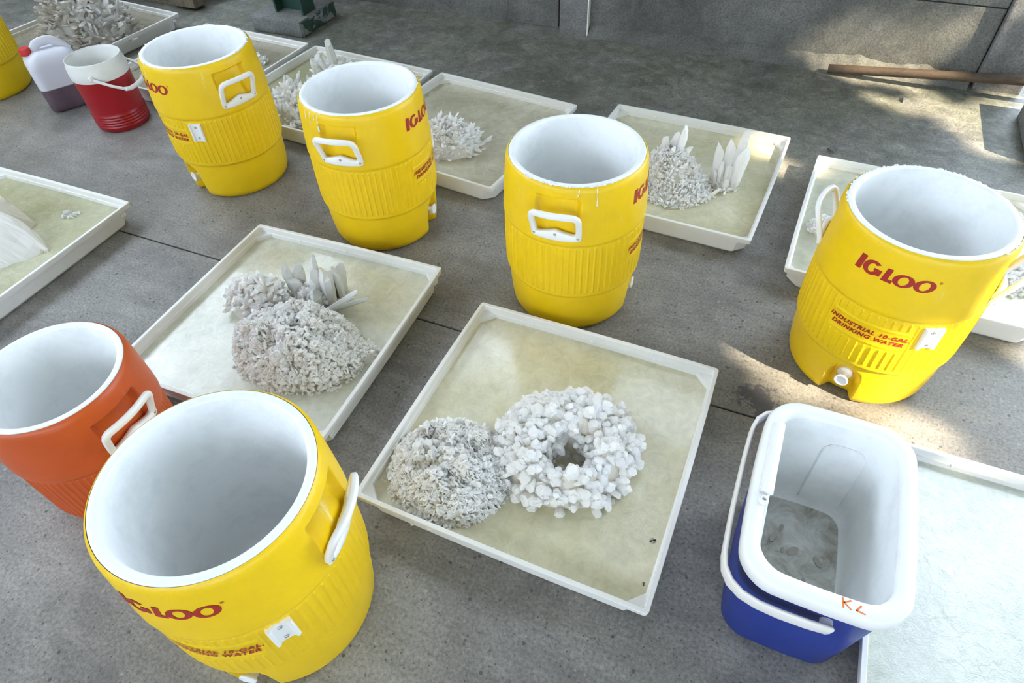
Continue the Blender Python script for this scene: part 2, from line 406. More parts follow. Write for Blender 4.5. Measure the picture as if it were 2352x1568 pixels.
# pale filler strip between the pilaster and the panel on its right
wbox('mortar_strip', -1.113, -1.106, WV - 0.012, WV + 0.03, -0.03, WTOP, 'tray', 0.001)
# broken skirting of mortar at the foot of the wall
mb = MB(); rows = []
for i in range(90):
    u = -1.10 + i * 0.0208; k = noise.noise(Vector((u * 6, 2.3, 0))); k2 = noise.noise(Vector((u * 17, 5.1, 0)))
    d = 0.030 + 0.022 * k + 0.012 * k2; h = 0.055 + 0.03 * k + 0.015 * k2
    rows.append([RF(u, WV + 0.03, h), RF(u, WV + 0.012, h * 0.96), RF(u, WV + 0.008 - d * 0.35, h * 0.45), RF(u, WV - d, 0.004), RF(u, WV - d - 0.01, -0.01)])
mb.grid(rows, False, True); tag(mb.build('trim_1', 'wall'), kind='structure')
roof = empty('ceiling', kind='structure')
for k in range(5):
    wbox('roof_sheet', -4.5 + k * 1.25, -4.5 + (k + 1) * 1.25 - 0.005, -5.0, WV + (1.35 if k < 1 else 0.12), 3.70, 3.74, 'roof', 0, roof)
for k in range(4): wbox('rafter', -4.4 + k * 1.9, -4.28 + k * 1.9, -5.0, WV + 0.12, 3.62, 3.70, 'roof', 0, roof)
wl = empty('wall_left', kind='structure'); wbox('panel', -5.3, -5.2, -5, WV + 1.4, -0.05, 2.6, 'plaster', 0, wl)
wf = empty('wall_front', kind='structure'); wbox('panel', -5.2, 1.75, -5.1, -5, -0.05, 2.0, 'plaster', 0, wf)
# posts of the open side, and the block at the doorway
wr = empty('wall_right', kind='structure')
for v in (-4.6, -1.9, 0.2): wbox('post', 1.55, 1.75, v, v + 0.2, -0.05, 3.7, 'pilaster', 0.01, wr)
mb = MB(); M = Matrix.Rotation(ROOM, 4, 'Z')
mb.box((1.10, 3.07, 0.08), (0.26, 0.42, 0.16), M, 0.012); mb.box((0.955, 3.07, 0.05), (0.03, 0.40, 0.10), M, 0.006)
kb = mb.build('doorway_block', 'plinth'); tag(kb, 'grey concrete block standing at the far right edge of the floor', 'block')

# column of green painted steel on its plinth
colm = empty('steel_column', (-1.16, 4.02, 0), radians(-25.0), 'green painted steel column on a chipped concrete plinth by the wall', 'column')
mb = MB(); pw, pl, ph = 0.342, 0.35, 0.087
rows = []
mb.box((0, 0, ph / 2), (pw, pl, ph), None, 0.008)
pln = mb.build('plinth', 'plinth', colm, (-0.021, 0.0, 0))
mb = MB(); mb.box((0, 0, 0), (0.006, pl - 0.02, ph - 0.012)); mb.build('paint_skin', 'flaky_green', pln, (pw / 2 + 0.001, 0, ph / 2))
mb = MB(); mb.box((0, 0, 1.8), (0.012, 0.11, 3.4)); f1 = mb.mesh('flange', 'green_paint')
link('flange', f1, colm, None, (-0.070, -0.030, -0.014)); link('flange', f1, colm, None, (0.116, -0.030, -0.014))
mb = MB(); mb.box((0.023, -0.015, 1.786), (0.176, 0.01, 3.4)); mb.build('web', 'green_paint', colm)

# pallet behind the far trays
pal = empty('wooden_pallet', RF(-4.30, 3.075), ROOM, 'weathered wooden pallet with stamped block behind the far tray', 'pallet')
def part(name, mat, parent, c, d, bev=0.003):
    mb = MB(); mb.box((0, 0, 0), d, None, bev); return mb.build(name, mat, parent, c)
for bx in (0.685, 0.0, -0.685):
    for by in (0.05, 0.40, 0.75):
        blk = part('block', 'wood', pal, (bx, by, 0.079), (0.20, 0.10, 0.122), 0.006)
        if bx > 0.5 and by < 0.1: stamp_parent = blk
for k in range(5): part('deck_board', 'wood', pal, (0.0, 0.06 + k * 0.17, 0.151), (1.56, 0.12, 0.022))
for by in (0.07, 0.41, 0.76): part('runner_board', 'wood', pal, (0.0, by, 0.009), (1.50, 0.06, 0.018))
part('stringer', 'wood', pal, (0.34, 0.05, 0.11), (0.48, 0.03, 0.06))
mb = MB()                                    # stamped mark: a figure between two arcs
for sgn in (-1, 1):
    mb.tube([(0.045 + sgn * 0.036 * cos(t), -0.0505, 0.035 + 0.045 * sin(t)) for t in [radians(-60 + 12 * k) for k in range(11)]], 0.0028, 0.0015, 6)
mb.tube([(0.028, -0.0505, 0.018), (0.030, -0.0505, 0.034), (0.030, -0.0505, 0.036), (0.060, -0.0505, 0.033)], 0.003, 0.0015, 6)
mb.build('stamp', 'black', stamp_parent)

# the pole lying along the foot of the wall
mb = MB(); p0 = Vector((1.607, 3.040, 0.024)); p1 = Vector((2.72, 2.421, 0.150)); d = (p1 - p0)
mb.tube([p0 + d * t + Vector((0, 0, 0.004 * sin(3 * t))) for t in (0, 0.2, 0.4, 0.6, 0.8, 1.0)], 0.0205, 0.0205, 20)
o = mb.build('round_pole', 'pole'); tag(o, 'long brown wooden pole lying at the foot of the wall', 'pole')

# ------------------------------------------------------------------ drink coolers
NSEG = 700; NRIB = 70
def prof_at(prof, z):
    for (z0, r0), (z1, r1) in zip(prof[:-1], prof[1:]):
        if z0 <= z <= z1: return r0 + (r1 - r0) * ((z - z0) / (z1 - z0) if z1 > z0 else 0)
    return prof[-1][1]
BIG = dict(H=0.53, Rw=0.190, Ri=0.171, zfl=0.055, rfl=0.150,
    prof=[(0.0, 0.176), (0.004, 0.182), (0.010, 0.1865), (0.020, 0.190), (0.05, 0.1935), (0.09, 0.197), (0.13, 0.1985), (0.1500, 0.1992), (0.1545, 0.2020),
          (0.157, 0.2062), (0.161, 0.2075), (0.166, 0.2070), (0.25, 0.2078), (0.335, 0.2062), (0.3445, 0.2058), (0.3475, 0.2078), (0.351, 0.2100), (0.357, 0.2106),
          (0.370, 0.2098), (0.42, 0.2065), (0.47, 0.2025), (0.500, 0.1998), (0.512, 0.1985), (0.520, 0.1968), (0.525, 0.1938), (0.5275, 0.1905)],
    rib=(0.170, 0.340), notch=True, pocket=(0.372, 0.497), panel=(0.2475, 0.3035), hz=0.3715)
SML = dict(H=0.40, Rw=0.165, Ri=0.148, zfl=0.05, rfl=0.132,
    prof=[(0.0, 0.150), (0.004, 0.157), (0.010, 0.1615), (0.020, 0.1645), (0.035, 0.166), (0.039, 0.1685), (0.043, 0.170), (0.05, 0.1705), (0.15, 0.1735), (0.218, 0.1740), (0.2235, 0.1760),
          (0.227, 0.1790), (0.233, 0.1800), (0.26, 0.1800), (0.30, 0.1785), (0.34, 0.1765), (0.37, 0.1750), (0.382, 0.1738), (0.390, 0.1718), (0.395, 0.1688), (0.3975, 0.1655)],
    rib=(0.046, 0.216), notch=False, pocket=(0.246, 0.352), panel=None, hz=0.2455)
def shell_mesh(sp, mat):
    zs = set(z for z, _ in sp['prof'])
    r0, r1 = sp['rib']
    for a in (r0, r0 + 0.002, r0 + 0.004, r0 + 0.0065, r1, r1 - 0.002, r1 - 0.004, r1 - 0.0065): zs.add(a)
    p0, p1 = sp['pocket']
    for a in (p0, p0 + 0.004, p0 + 0.008, p1, p1 - 0.003, p1 - 0.006, p1 - 0.010, p1 + 0.003): zs.add(a)
    if sp['panel']:
        for e, s in ((sp['panel'][0], -1), (sp['panel'][1], 1)):
            for k in (-0.002, 0, 0.002, 0.006, 0.008, 0.010, 0.0125): zs.add(e + s * k)
    k = 0.0
    while k < sp['H'] - 0.006: zs.add(round(k, 4)); k += 0.0095
    zs = sorted(zs); zz = [zs[0]]
    for z in zs[1:]:
        if z - zz[-1] > 0.0009: zz.append(z)
    rows = []
    for z in zz:
        row = []; base = prof_at(sp['prof'], z)
        for j in range(NSEG):
            a = 2 * pi * (j + 0.5) / NSEG - pi          # angle from the printed side, -pi..pi
            r = base
            # raised ribs
            if r0 <= z <= r1:
                ph = (a / (2 * pi) * NRIB) % 1.0; dd = abs(ph - 0.5) * 2 * pi * base / NRIB
                hgt = 0.0024 * smooth01((0.0036 - dd) / 0.0024)
                lo, hi = z - r0, r1 - z
                if sp['panel'] and abs(a) < radians(27.5):
                    q0, q1 = sp['panel']
                    if q0 - 0.007 < z < q1 + 0.007: lo = hi = 0
                    elif z <= q0: hi = min(hi, q0 - 0.007 - z)
                    else: lo = min(lo, z - q1 - 0.007)
                r += hgt * smooth01(min(lo, hi) / 0.005 + 0.0)
            if sp['panel']:
                q0, q1 = sp['panel']; pa = radians(26)
                inside = min((pa - abs(a)) * base, z - q0, q1 - z)
                if -0.004 < inside < 0.004 and q0 - 0.004 < z < q1 + 0.004 and abs(a) < pa + 0.03:
                    r += 0.0016 * (1 - abs(inside) / 0.004)
            # hand pockets behind the grips
            for ha in (pi / 2, -pi / 2):
                da = abs(a - ha) * base
                if da < 0.09 and p0 - 0.001 < z < p1 + 0.004:
                    ex = smooth01((0.066 - da) / 0.012); ez = smooth01((p1 - z) / 0.010) * smooth01((z - p0) / 0.008)
                    r -= 0.022 * ex * ez * (0.55 + 0.45 * (z - p0) / (p1 - p0))
            # tap recess
            if sp['notch'] and z < 0.16:
                da = abs(a) * base
                w = 0.036 if z < 0.085 else 0.036 * sqrt(max(0.0, 1 - ((z - 0.085) / 0.050) ** 2))
                r -= 0.034 * smooth01((w - da + 0.010) / 0.016) * smooth01((0.137 - z) / 0.02)
            row.append(Vector((r * sin(a), -r * cos(a), z)))
        rows.append(row)
    mb = MB(); mb.grid(rows, True, True)
    mb.add(rows[0], [tuple(range(NSEG))])
    return mb.mesh('shell', mat)
def liner_mesh(sp):
    H, Rw, Ri = sp['H'], sp['Rw'], sp['Ri']
    pr = [(H - 0.012, Rw - 0.0015), (H - 0.004, Rw), (H - 0.0012, Rw - 0.0012), (H, Rw - 0.004), (H + 0.0004, (Rw + Ri) / 2), (H - 0.0004, Ri + 0.0055), (H - 0.0025, Ri + 0.002), (H - 0.007, Ri)]
    for k in range(1, 9): t = k / 8; pr.append((H - 0.007 - (H - 0.007 - sp['zfl'] - 0.035) * t, Ri - (Ri - sp['rfl'] - 0.006) * t))
    for k in range(1, 6): a = pi / 2 * k / 5; pr.append((sp['zfl'] + 0.035 * (1 - sin(a)), sp['rfl'] + 0.006 - 0.035 * (1 - cos(a))))
    pr += [(sp['zfl'], 0.06), (sp['zfl'], 0.001)]
    mb = MB(); mb.lathe(pr, 128); return mb.mesh('liner', 'liner')
def handle_mesh(R):
    """grip: bent bar over two arms, with a screw plate humped in the middle; x along the wall, y out, z up"""
    mb = MB()
    def bend(x, out, z): a = x / R; return Vector(((R + out) * sin(a), -(R + out) * cos(a), z))
    n = 28; rows = []
    for i in range(n + 1):                       # plate
        x = -0.068 + 0.136 * i / n; e = min(1, (0.068 - abs(x)) / 0.014 + 0.12)
        top = 0.019 + 0.014 * max(0.0, 1 - abs(x) / 0.046)
        b = 0.004 * (1 - smooth01(e))
        ring = [(-0.004, b), (0.0085, b), (0.0105, b + 0.003), (0.0105, top - 0.004), (0.0075, top), (-0.004, top)]
        rows.append([bend(x, o_, z_) for o_, z_ in ring])
    mb.grid(rows, True, True); m = len(rows[0])
    mb.add(rows[0], [tuple(range(m))]); mb.add(rows[-1], [tuple(range(m))[::-1]])
    path = []                                    # arms and bar
    for x, out, z in ((-0.062, 0.004, 0.012), (-0.0615, 0.010, 0.034), (-0.060, 0.018, 0.055), (-0.0585, 0.026, 0.076), (-0.055, 0.0305, 0.088), (-0.048, 0.0335, 0.0955), (-0.038, 0.035, 0.098),
                      (-0.019, 0.036, 0.099), (0, 0.036, 0.099)): path.append((x, out, z))
    path += [(-x, o_, z_) for x, o_, z_ in path[-2::-1]]
    pts = []
    for i in range(len(path)):
        pts.append(path[i])
        if i + 1 < len(path): pts.append(tuple((a + b) / 2 for a, b in zip(path[i], path[i + 1])))
    rows = []
    P = [bend(*p) for p in pts]
    for i, p in enumerate(P):
        d = (P[min(i + 1, len(P) - 1)] - P[max(i - 1, 0)]).normalized()
        a_ = pts[i][0] / R; rad = Vector((sin(a_), -cos(a_), 0)); a = d.cross(rad).normalized(); b = a.cross(d).normalized()
        rows.append([p + a * (0.0085 * (abs(cos(t)) ** 0.6) * (1 if cos(t) > 0 else -1)) + b * (0.0070 * (abs(sin(t)) ** 0.6) * (1 if sin(t) > 0 else -1)) for t in [2 * pi * (k + 0.5) / 12 for k in range(12)]])
    mb.grid(rows, True, True); mb.add(rows[0], [tuple(range(12))]); mb.add(rows[-1], [tuple(range(12))[::-1]])
    scr = []
    for x, z in ((-0.060, 0.0125), (0.0, 0.022), (0.060, 0.0125)): scr.append((bend(x, 0.0105, z), x / R))
    return mb.mesh('handle', 'handle_white'), scr
def screw_mesh():
    mb = MB(); M = Matrix.Rotation(pi / 2, 4, 'X')
    mb.lathe([(-0.001, 0.0045), (0.0008, 0.0043), (0.0018, 0.003), (0.0020, 0.0016), (0.0009, 0.0012), (0.0009, 0.0001)], 14, M); return mb.mesh('screw', 'screw')
SCREW = screw_mesh()

# printed lettering, laid on the curved wall
def ring_strip(cx, cy, a, b, ta, tb, t0, t1, n=40, tilt=0.0):
    o, i = [], []
    for k in range(n + 1):
        t = t0 + (t1 - t0) * k / n
        o.append((cx + a * cos(t) + tilt * b * sin(t), cy + b * sin(t))); i.append((cx + (a - ta) * cos(t) + tilt * (b - tb) * sin(t), cy + (b - tb) * sin(t)))
    return o, i
def logo_polys():
    """IGLOO in heavy wide slanted capitals, unit = metres, centred on x"""
    quads = []
    sl = 0.16
    def par(x0, x1, y0, y1, f=0.0): 
        n = 4
        for k in range(n):
            a, b = k / n, (k + 1) / n
            quads.append([(x0 + (x1 - x0) * a + sl * y0 - f, y0), (x0 + (x1 - x0) * b + sl * y0 + (f if b == 1 else 0), y0), (x0 + (x1 - x0) * b + sl * y1, y1), (x0 + (x1 - x0) * a + sl * y1, y1)])
    par(-0.094, -0.0795, 0.0, 0.040)                                                  # I
    o, i = ring_strip(-0.0535, 0.019, 0.0215, 0.0195, 0.0125, 0.0075, radians(48), radians(338), 44, sl)
    for k in range(44): quads.append([o[k], o[k + 1], i[k + 1], i[k]])                # G
    par(-0.0515, -0.033, 0.0145, 0.0215); par(-0.0445, -0.033, 0.0045, 0.0215)
    par(-0.027, -0.0145, 0.0, 0.036); par(-0.0148, -0.0035, 0.0, 0.0088)              # L
    for cx in (0.0185, 0.063):                                                       # O O
        o, i = ring_strip(cx, 0.0165, 0.0225, 0.0172, 0.0122, 0.0052, 0, 2 * pi, 48, sl)
        for k in range(48): quads.append([o[k], o[k + 1], i[k + 1], i[k]])
    o, i = ring_strip(0.0905, 0.032, 0.0034, 0.0034, 0.0007, 0.0007, 0, 2 * pi, 20)
    for k in range(20): quads.append([o[k], o[k + 1], i[k + 1], i[k]])
    par2 = [(0.0888, 0.0302, 0.0895, 0.0340), (0.0888, 0.0334, 0.0914, 0.0340), (0.0909, 0.0320, 0.0915, 0.0338), (0.0888, 0.0317, 0.0914, 0.0323), (0.0907, 0.0302, 0.0914, 0.0318)]
    for x0, y0, x1, y1 in par2: quads.append([(x0, y0), (x1, y0), (x1, y1), (x0, y1)])
    return quads
def wrap(x, z, R, out=0.0008): a = x / R; return Vector(((R + out) * sin(a), -(R + out) * cos(a), z))
def logo_mesh(sp, z0=0.4385):
    mb = MB()
    for q in logo_polys():
        xs = [(p[0], p[1]) for p in q]
        mb.add([wrap(x, z0 + y, prof_at(sp['prof'], z0 + y), 0.0009) for x, y in xs], [(0, 1, 2, 3)], True)
    return mb.mesh('logo', 'logo_red')
def text_mesh(lines, size, z0, R, dy):
    dg = []
    mb = MB()
    for li, tx in enumerate(lines):
        cu = bpy.data.curves.new('t', 'FONT'); cu.body = tx; cu.size = size; cu.align_x = 'CENTER'; cu.shear = 0.22; cu.offset = size * 0.042
        cu.space_character = 1.16; cu.resolution_u = 3
        ob = bpy.data.objects.new('t', cu); COL.objects.link(ob); bpy.context.view_layer.update()
        me = bpy.data.meshes.new_from_object(ob.evaluated_get(bpy.context.evaluated_depsgraph_get()))
        mb.add([wrap(v.co.x * 1.12, z0 - li * dy + v.co.y, R, 0.0012) for v in me.vertices], [tuple(p.vertices) for p in me.polygons], True)
        bpy.data.objects.remove(ob); bpy.data.curves.remove(cu); bpy.data.meshes.remove(me)
    return mb.mesh('lettering', 'logo_red')
def latch_mesh(R):
    mb = MB()
    sec = [(-0.0225, 0.0), (-0.0225, 0.008), (-0.0195, 0.0115), (-0.0155, 0.011), (-0.0125, 0.0055), (-0.006, 0.004), (0.006, 0.004), (0.0125, 0.0055), (0.0155, 0.011), (0.0195, 0.0115), (0.0225, 0.008), (0.0225, 0.0)]
    rows = [[wrap(x, z, R, o_ - 0.001) for x, o_ in sec] for z in (-0.034, -0.02, 0, 0.02, 0.034)]
    mb.grid(rows, True, False); n = len(sec)
    mb.add(rows[0], [tuple(range(n))]); mb.add(rows[-1], [tuple(range(n))[::-1]])
    return mb.mesh('latch_bracket', 'handle_white')
def spigot_parts(parent):
    z = 0.082; y = -0.163
    X = Matrix.Translation((0, y, z)) @ Matrix.Rotation(pi / 2, 4, 'X')
    mb = MB(); mb.lathe([(-0.006, 0.020), (0.003, 0.020), (0.0055, 0.017), (0.006, 0.0085), (0.030, 0.0085)], 28, X)
    a = mb.build('spigot', 'handle_white', parent)
    mb = MB(); X2 = Matrix.Translation((0, y - 0.034, z)) @ Matrix.Rotation(pi / 2, 4, 'X')
    mb.lathe([(-0.006, 0.009), (-0.002, 0.0175), (0.001, 0.0185), (0.0035, 0.0178), (0.0035, 0.0150), (0.001, 0.011), (0.000, 0.0002)], 28, X2); mb.build('push_button', 'handle_white', a)
    mb = MB(); mb.lathe([(0.0, 0.0095), (-0.022, 0.0085), (-0.022, 0.0065), (-0.004, 0.006)], 20, Matrix.Translation((0, y - 0.022, z))); mb.build('nozzle', 'handle_white', a)
def make_cooler(name, sp, mat, logo=True):
    root = empty(name)
    sh = link('shell', shell_mesh(sp, mat), root); link('liner', liner_mesh(sp), root)
    R = prof_at(sp['prof'], sp['hz'] + 0.02)
    hm, scr = handle_mesh(R)
    for ha in (90, -90):
        h = link('handle', hm, root, None, (0, 0, sp['hz']), radians(ha))
        for p, a in scr: link('screw', SCREW, h, None, p, a)
    if logo:
        tag(link('logo', logo_mesh(sp), root), 'dark red IGLOO lettering')
        tag(link('lettering', text_mesh(['INDUSTRIAL 10-GAL.', 'DRINKING WATER'], 0.0165, 0.2795, 0.2078, 0.0175), root), 'small dark red INDUSTRIAL 10-GAL. DRINKING WATER print')
        l = link('latch_bracket', latch_mesh(0.2075), root, None, (0, 0, 0.300), radians(38))
        for dz in (-0.021, 0.021): link('screw', SCREW, l, None, (0, -0.2115, dz), 0)
        spigot_parts(root)
    return root
def rz_of(az): return radians(az + 90)          # the printed side looks along local -Y
proto = make_cooler('water_cooler', BIG, 'yellow')
COOL = [('yellow drinking water cooler beside the red jug, latch turned to the front', (-1.101, 2.424), -132),
        ('yellow drinking water cooler second of the back row, salt drips on its left rim', (-0.451, 2.028), -16),
        ('yellow drinking water cooler standing behind the tray with the ring-shaped crystal', (0.207, 1.590), -20.5),
        ('yellow drinking water cooler with full logo facing front, at the right edge', (1.019, 1.234), -130),
        ('yellow drinking water cooler in the front left corner, seen into from above', (-0.537, 0.598), -98.5),
        ('yellow drinking water cooler cut off by the left edge behind the jerrycan', (-2.641, 3.356), -128)]
coolers = []
for i, (lab, (x, y), az) in enumerate(COOL):
    o = proto if i == 0 else copy_tree(proto)
    o.location = (x, y, 0); o.rotation_euler = (0, 0, rz_of(az)); tag(o, lab, 'cooler', 'yellow ten gallon water coolers'); coolers.append(o)
    if i == 4:                                   # this one has lost the grip on its far side
        for ch in list(o.children):
            if ch.name.startswith('handle') and abs(ch.rotation_euler.z + pi / 2) < 0.1:
                for g_ in list(ch.children): bpy.data.objects.remove(g_)
                bpy.data.objects.remove(ch)
oc = make_cooler('water_cooler', SML, 'orange', False); oc.location = (-1.055, 0.973, 0); oc.rotation_euler = (0, 0, rz_of(-113.5))
tag(oc, 'orange drink cooler with white rim at the left edge', 'cooler')
# salt crusted on the rims
def crust(parent, sp, a0, a1, n, seed, drips=()):
    rnd = random.Random(seed); mb = MB()
    for _ in range(n):
        a = radians(rnd.uniform(a0, a1)); r = sp['Rw'] - rnd.uniform(-0.001, 0.005); s = rnd.uniform(0.0015, 0.0045)
        bm = bmesh.new(); bmesh.ops.create_icosphere(bm, subdivisions=1, radius=s)
        c = Vector((r * sin(a), -r * cos(a), sp['H'] - 0.0015)); sc = (rnd.uniform(0.8, 1.8), rnd.uniform(0.8, 1.8), rnd.uniform(0.5, 0.9))
        vs = [Vector((v.co.x * sc[0], v.co.y * sc[1], v.co.z * sc[2])) * rnd.uniform(0.8, 1.2) + c for v in bm.verts]; fs = [tuple(v.index for v in f.verts) for f in bm.faces]; bm.free(); mb.add(vs, fs, True)
    for a, z0, z1 in drips:
        a = radians(a); pts = []
        for k in range(8):
            z = z0 + (z1 - z0) * k / 7; r = prof_at(sp['prof'], min(z, sp['H'] - 0.006)) + 0.0003
            aa = a + 0.004 * sin(k * 1.7 + a * 9); pts.append((r * sin(aa), -r * cos(aa), z))
        mb.tube(pts[:7], 0.0014, 0.0009, 6); mb.tube(pts[5:], 0.0030, 0.0014, 6)
    tag(mb.build('salt_crust', 'crystal', parent), kind='stuff')
crust(coolers[1], BIG, -180, 180, 40, 1, [(-118, 0.523, 0.487), (-125, 0.523, 0.495), (-108, 0.523, 0.470), (-112, 0.523, 0.505)])
crust(coolers[2], BIG, -120, -40, 70, 2, [(-74, 0.523, 0.506), (-60, 0.523, 0.475)])
crust(coolers[3], BIG, 60, 300, 90, 3)
crust(coolers[0], BIG, -180, 180, 40, 4)

# ------------------------------------------------------------------ shallow trays of salt solution
TW, TL, TZ, LZ = 0.737 / 2, 0.731 / 2, 0.085, 0.050
def tray_meshes():
    def loop(dw, c, z, bow=0.003):
        w, l = TW - dw, TL - dw
        if c < 0.02: p = rrect(w, l, c * 0.5, 3, 0)
        else:
            p = []; q = rrect(w, l, c, 3, 0)
            for i, (x, y) in enumerate(q):               # straight gussets across the corners
                k = i % 11
                if k < 4:
                    a, b = q[i - k], q[i - k + 3]; p.append((a[0] + (b[0] - a[0]) * k / 3, a[1] + (b[1] - a[1]) * k / 3))
                else: p.append((x, y))
        return [Vector((x + bow * (1 - (y / l) ** 2) * (x / w), y + bow * (1 - (x / w) ** 2) * (y / l), z)) for x, y in p]
    rim = MB()
    rim.grid([loop(0.0085, 0.016, TZ - 0.019), loop(0.0025, 0.016, TZ - 0.019), loop(0.0005, 0.016, TZ - 0.002), loop(0.0015, 0.015, TZ), loop(0.0105, 0.013, TZ), loop(0.0125, 0.013, TZ - 0.002), loop(0.0135, 0.014, TZ - 0.020), loop(0.0085, 0.016, TZ - 0.020)], True, False)
    bas = MB()
    bas.grid([loop(0.0085, 0.016, TZ - 0.0195), loop(0.012, 0.030, TZ - 0.0215), loop(0.018, 0.034, 0.012), loop(0.026, 0.034, 0.002), loop(0.034, 0.034, 0.0)], True, False)
    lo = loop(0.034, 0.034, 0.0); bas.add(lo, [tuple(range(len(lo)))[::-1]])
    bas.grid([loop(0.0135, 0.014, TZ - 0.0195), loop(0.0175, 0.036, TZ - 0.0215), loop(0.0215, 0.040, 0.026), loop(0.030, 0.042, 0.013)], True, False)
    lo = loop(0.030, 0.042, 0.013); bas.add(lo, [tuple(range(len(lo)))])
    liq = MB(); p = [(v.x, v.y) for v in loop(0.0188, 0.038, 0)]
    liq.prism(p, 0.0135, LZ)
    peg = MB(); peg.lathe([(0, 0.0042), (0.004, 0.0038), (0.0065, 0.002), (0.007, 0.0001)], 10, Matrix.Rotation(pi / 2, 4, 'X'))
    clip = MB(); clip.box((0, 0, 0), (0.010, 0.020, 0.014), None, 0.002)
    return rim.mesh('rim', 'tray', True), bas.mesh('basin', 'tray', True), liq.mesh('solution'), peg.mesh('peg', 'pegwhite'), clip.mesh('corner_clip', 'tray')
RIM, BAS, LIQ, PEG, CLIP = tray_meshes()
TRAYS = [('white square tray holding the ring-shaped crystal, foremost in the middle', (0.084, 0.974, -0.452), 'liquid', 'cloudy yellowish solution around the ring-shaped crystal'),
         ('white square tray holding the largest white salt mound, beside the orange cooler', (-0.702, 1.451, -0.414), 'liquid_pale', 'pale rippled solution around the largest salt mound'),
         ('white square tray of the back row between the second and third yellow coolers', (-0.161, 2.583, -0.572), 'liquid_beige', 'beige solution around the spiky white crystal between two coolers'),
         ('white square tray holding the upright crystal blades, right of the middle cooler', (0.674, 2.186, -0.500), 'liquid', 'yellowish solution around the upright crystal blades'),
         ('white square tray half hidden behind the cooler with the full logo', (1.385, 1.697, -0.489), 'liquid_pale', 'pale solution in the tray behind the cooler with the full logo'),
         ('white square tray with a slab of crystal, cut off by the left edge', (-1.920, 1.944, -0.440), 'liquid_olive', 'olive solution around the crystal slab at the left edge'),
         ('white square tray with clear crystal points, behind the first two yellow coolers', (-0.815, 2.982, -0.524), 'liquid_olive', 'murky solution around the clear crystal points'),
         ('white square tray nearest the green steel column', (-1.490, 3.371, -0.500), 'liquid_brown', 'dull solution in the tray nearest the green column'),
         ('white square tray with the tall grey crystal heap, far left by the pallet', (-2.351, 3.915, -0.531), 'liquid_brown', 'brownish solution around the tall grey crystal heap'),
         ('white square tray behind the blue cool box, cut off by the right edge', (1.087, 0.413, -0.450), 'liquid_milky', 'milky solution over sunken crystals beside the blue cool box')]
for i, (lab, (x, y, a), lm, ll) in enumerate(TRAYS):
    t = empty('square_tray', (x, y, 0), a, lab, 'tray', 'white square trays')
    link('basin', BAS, t); link('rim', RIM, t)
    for k in (-0.19, 0.0, 0.19):
        link('peg', PEG, t, None, (k, TL - 0.012, TZ - 0.022), 0); link('peg', PEG, t, None, (k, -TL + 0.012, TZ - 0.022), pi)
    for sx in (-1, 1):
        for sy in (-1, 1): link('corner_clip', CLIP, t, None, (sx * (TW - 0.008), sy * (TL - 0.045), TZ - 0.030))
    l = link('salt_solution', LIQ.copy(), None, lm, (x, y, 0), a); tag(l, ll, 'liquid', 'liquids in the trays')

# ------------------------------------------------------------------ crystals
def shard(mb, p, d, ln, w, th, rnd, n=5, blunt=0.0):
    """one crystal: faceted prism with an oblique tip"""
    d = d.normalized(); a = d.cross(Vector((rnd.gauss(0, 1), rnd.gauss(0, 1), rnd.gauss(0, 1))))
    if a.length < 1e-4: a = d.orthogonal()
    a.normalize(); b = a.cross(d)
    vs = []; k0 = rnd.uniform(0.75, 1.0)
    for s, k in ((-0.25, k0), (0.72, 1.0)):
        for j in range(n):
            t = 2 * pi * j / n; vs.append(p + d * (ln * s * (1 + (0.10 * rnd.uniform(-1, 1) if s > 0 else 0))) + a * (w * k * cos(t)) + b * (w * th * k * sin(t)))
    off = a * (w * rnd.uniform(-0.5, 0.5))
    if blunt:
        for j in range(n):
            t = 2 * pi * j / n; vs.append(p + d * (ln * (0.90 + 0.1 * cos(t + 1))) + off * 0.3 + a * (w * blunt * cos(t)) + b * (w * th * blunt * sin(t)))
        fs = [(j, (j + 1) % n, n + (j + 1) % n, n + j) for j in range(n)] + [(n + j, n + (j + 1) % n, 2 * n + (j + 1) % n, 2 * n + j) for j in range(n)] + [tuple(range(2 * n, 3 * n))]
    else:
        vs.append(p + d * ln + off); fs = [(j, (j + 1) % n, n + (j + 1) % n, n + j) for j in range(n)] + [(n + j, n + (j + 1) % n, 2 * n) for j in range(n)]
    mb.add(vs, fs, False)
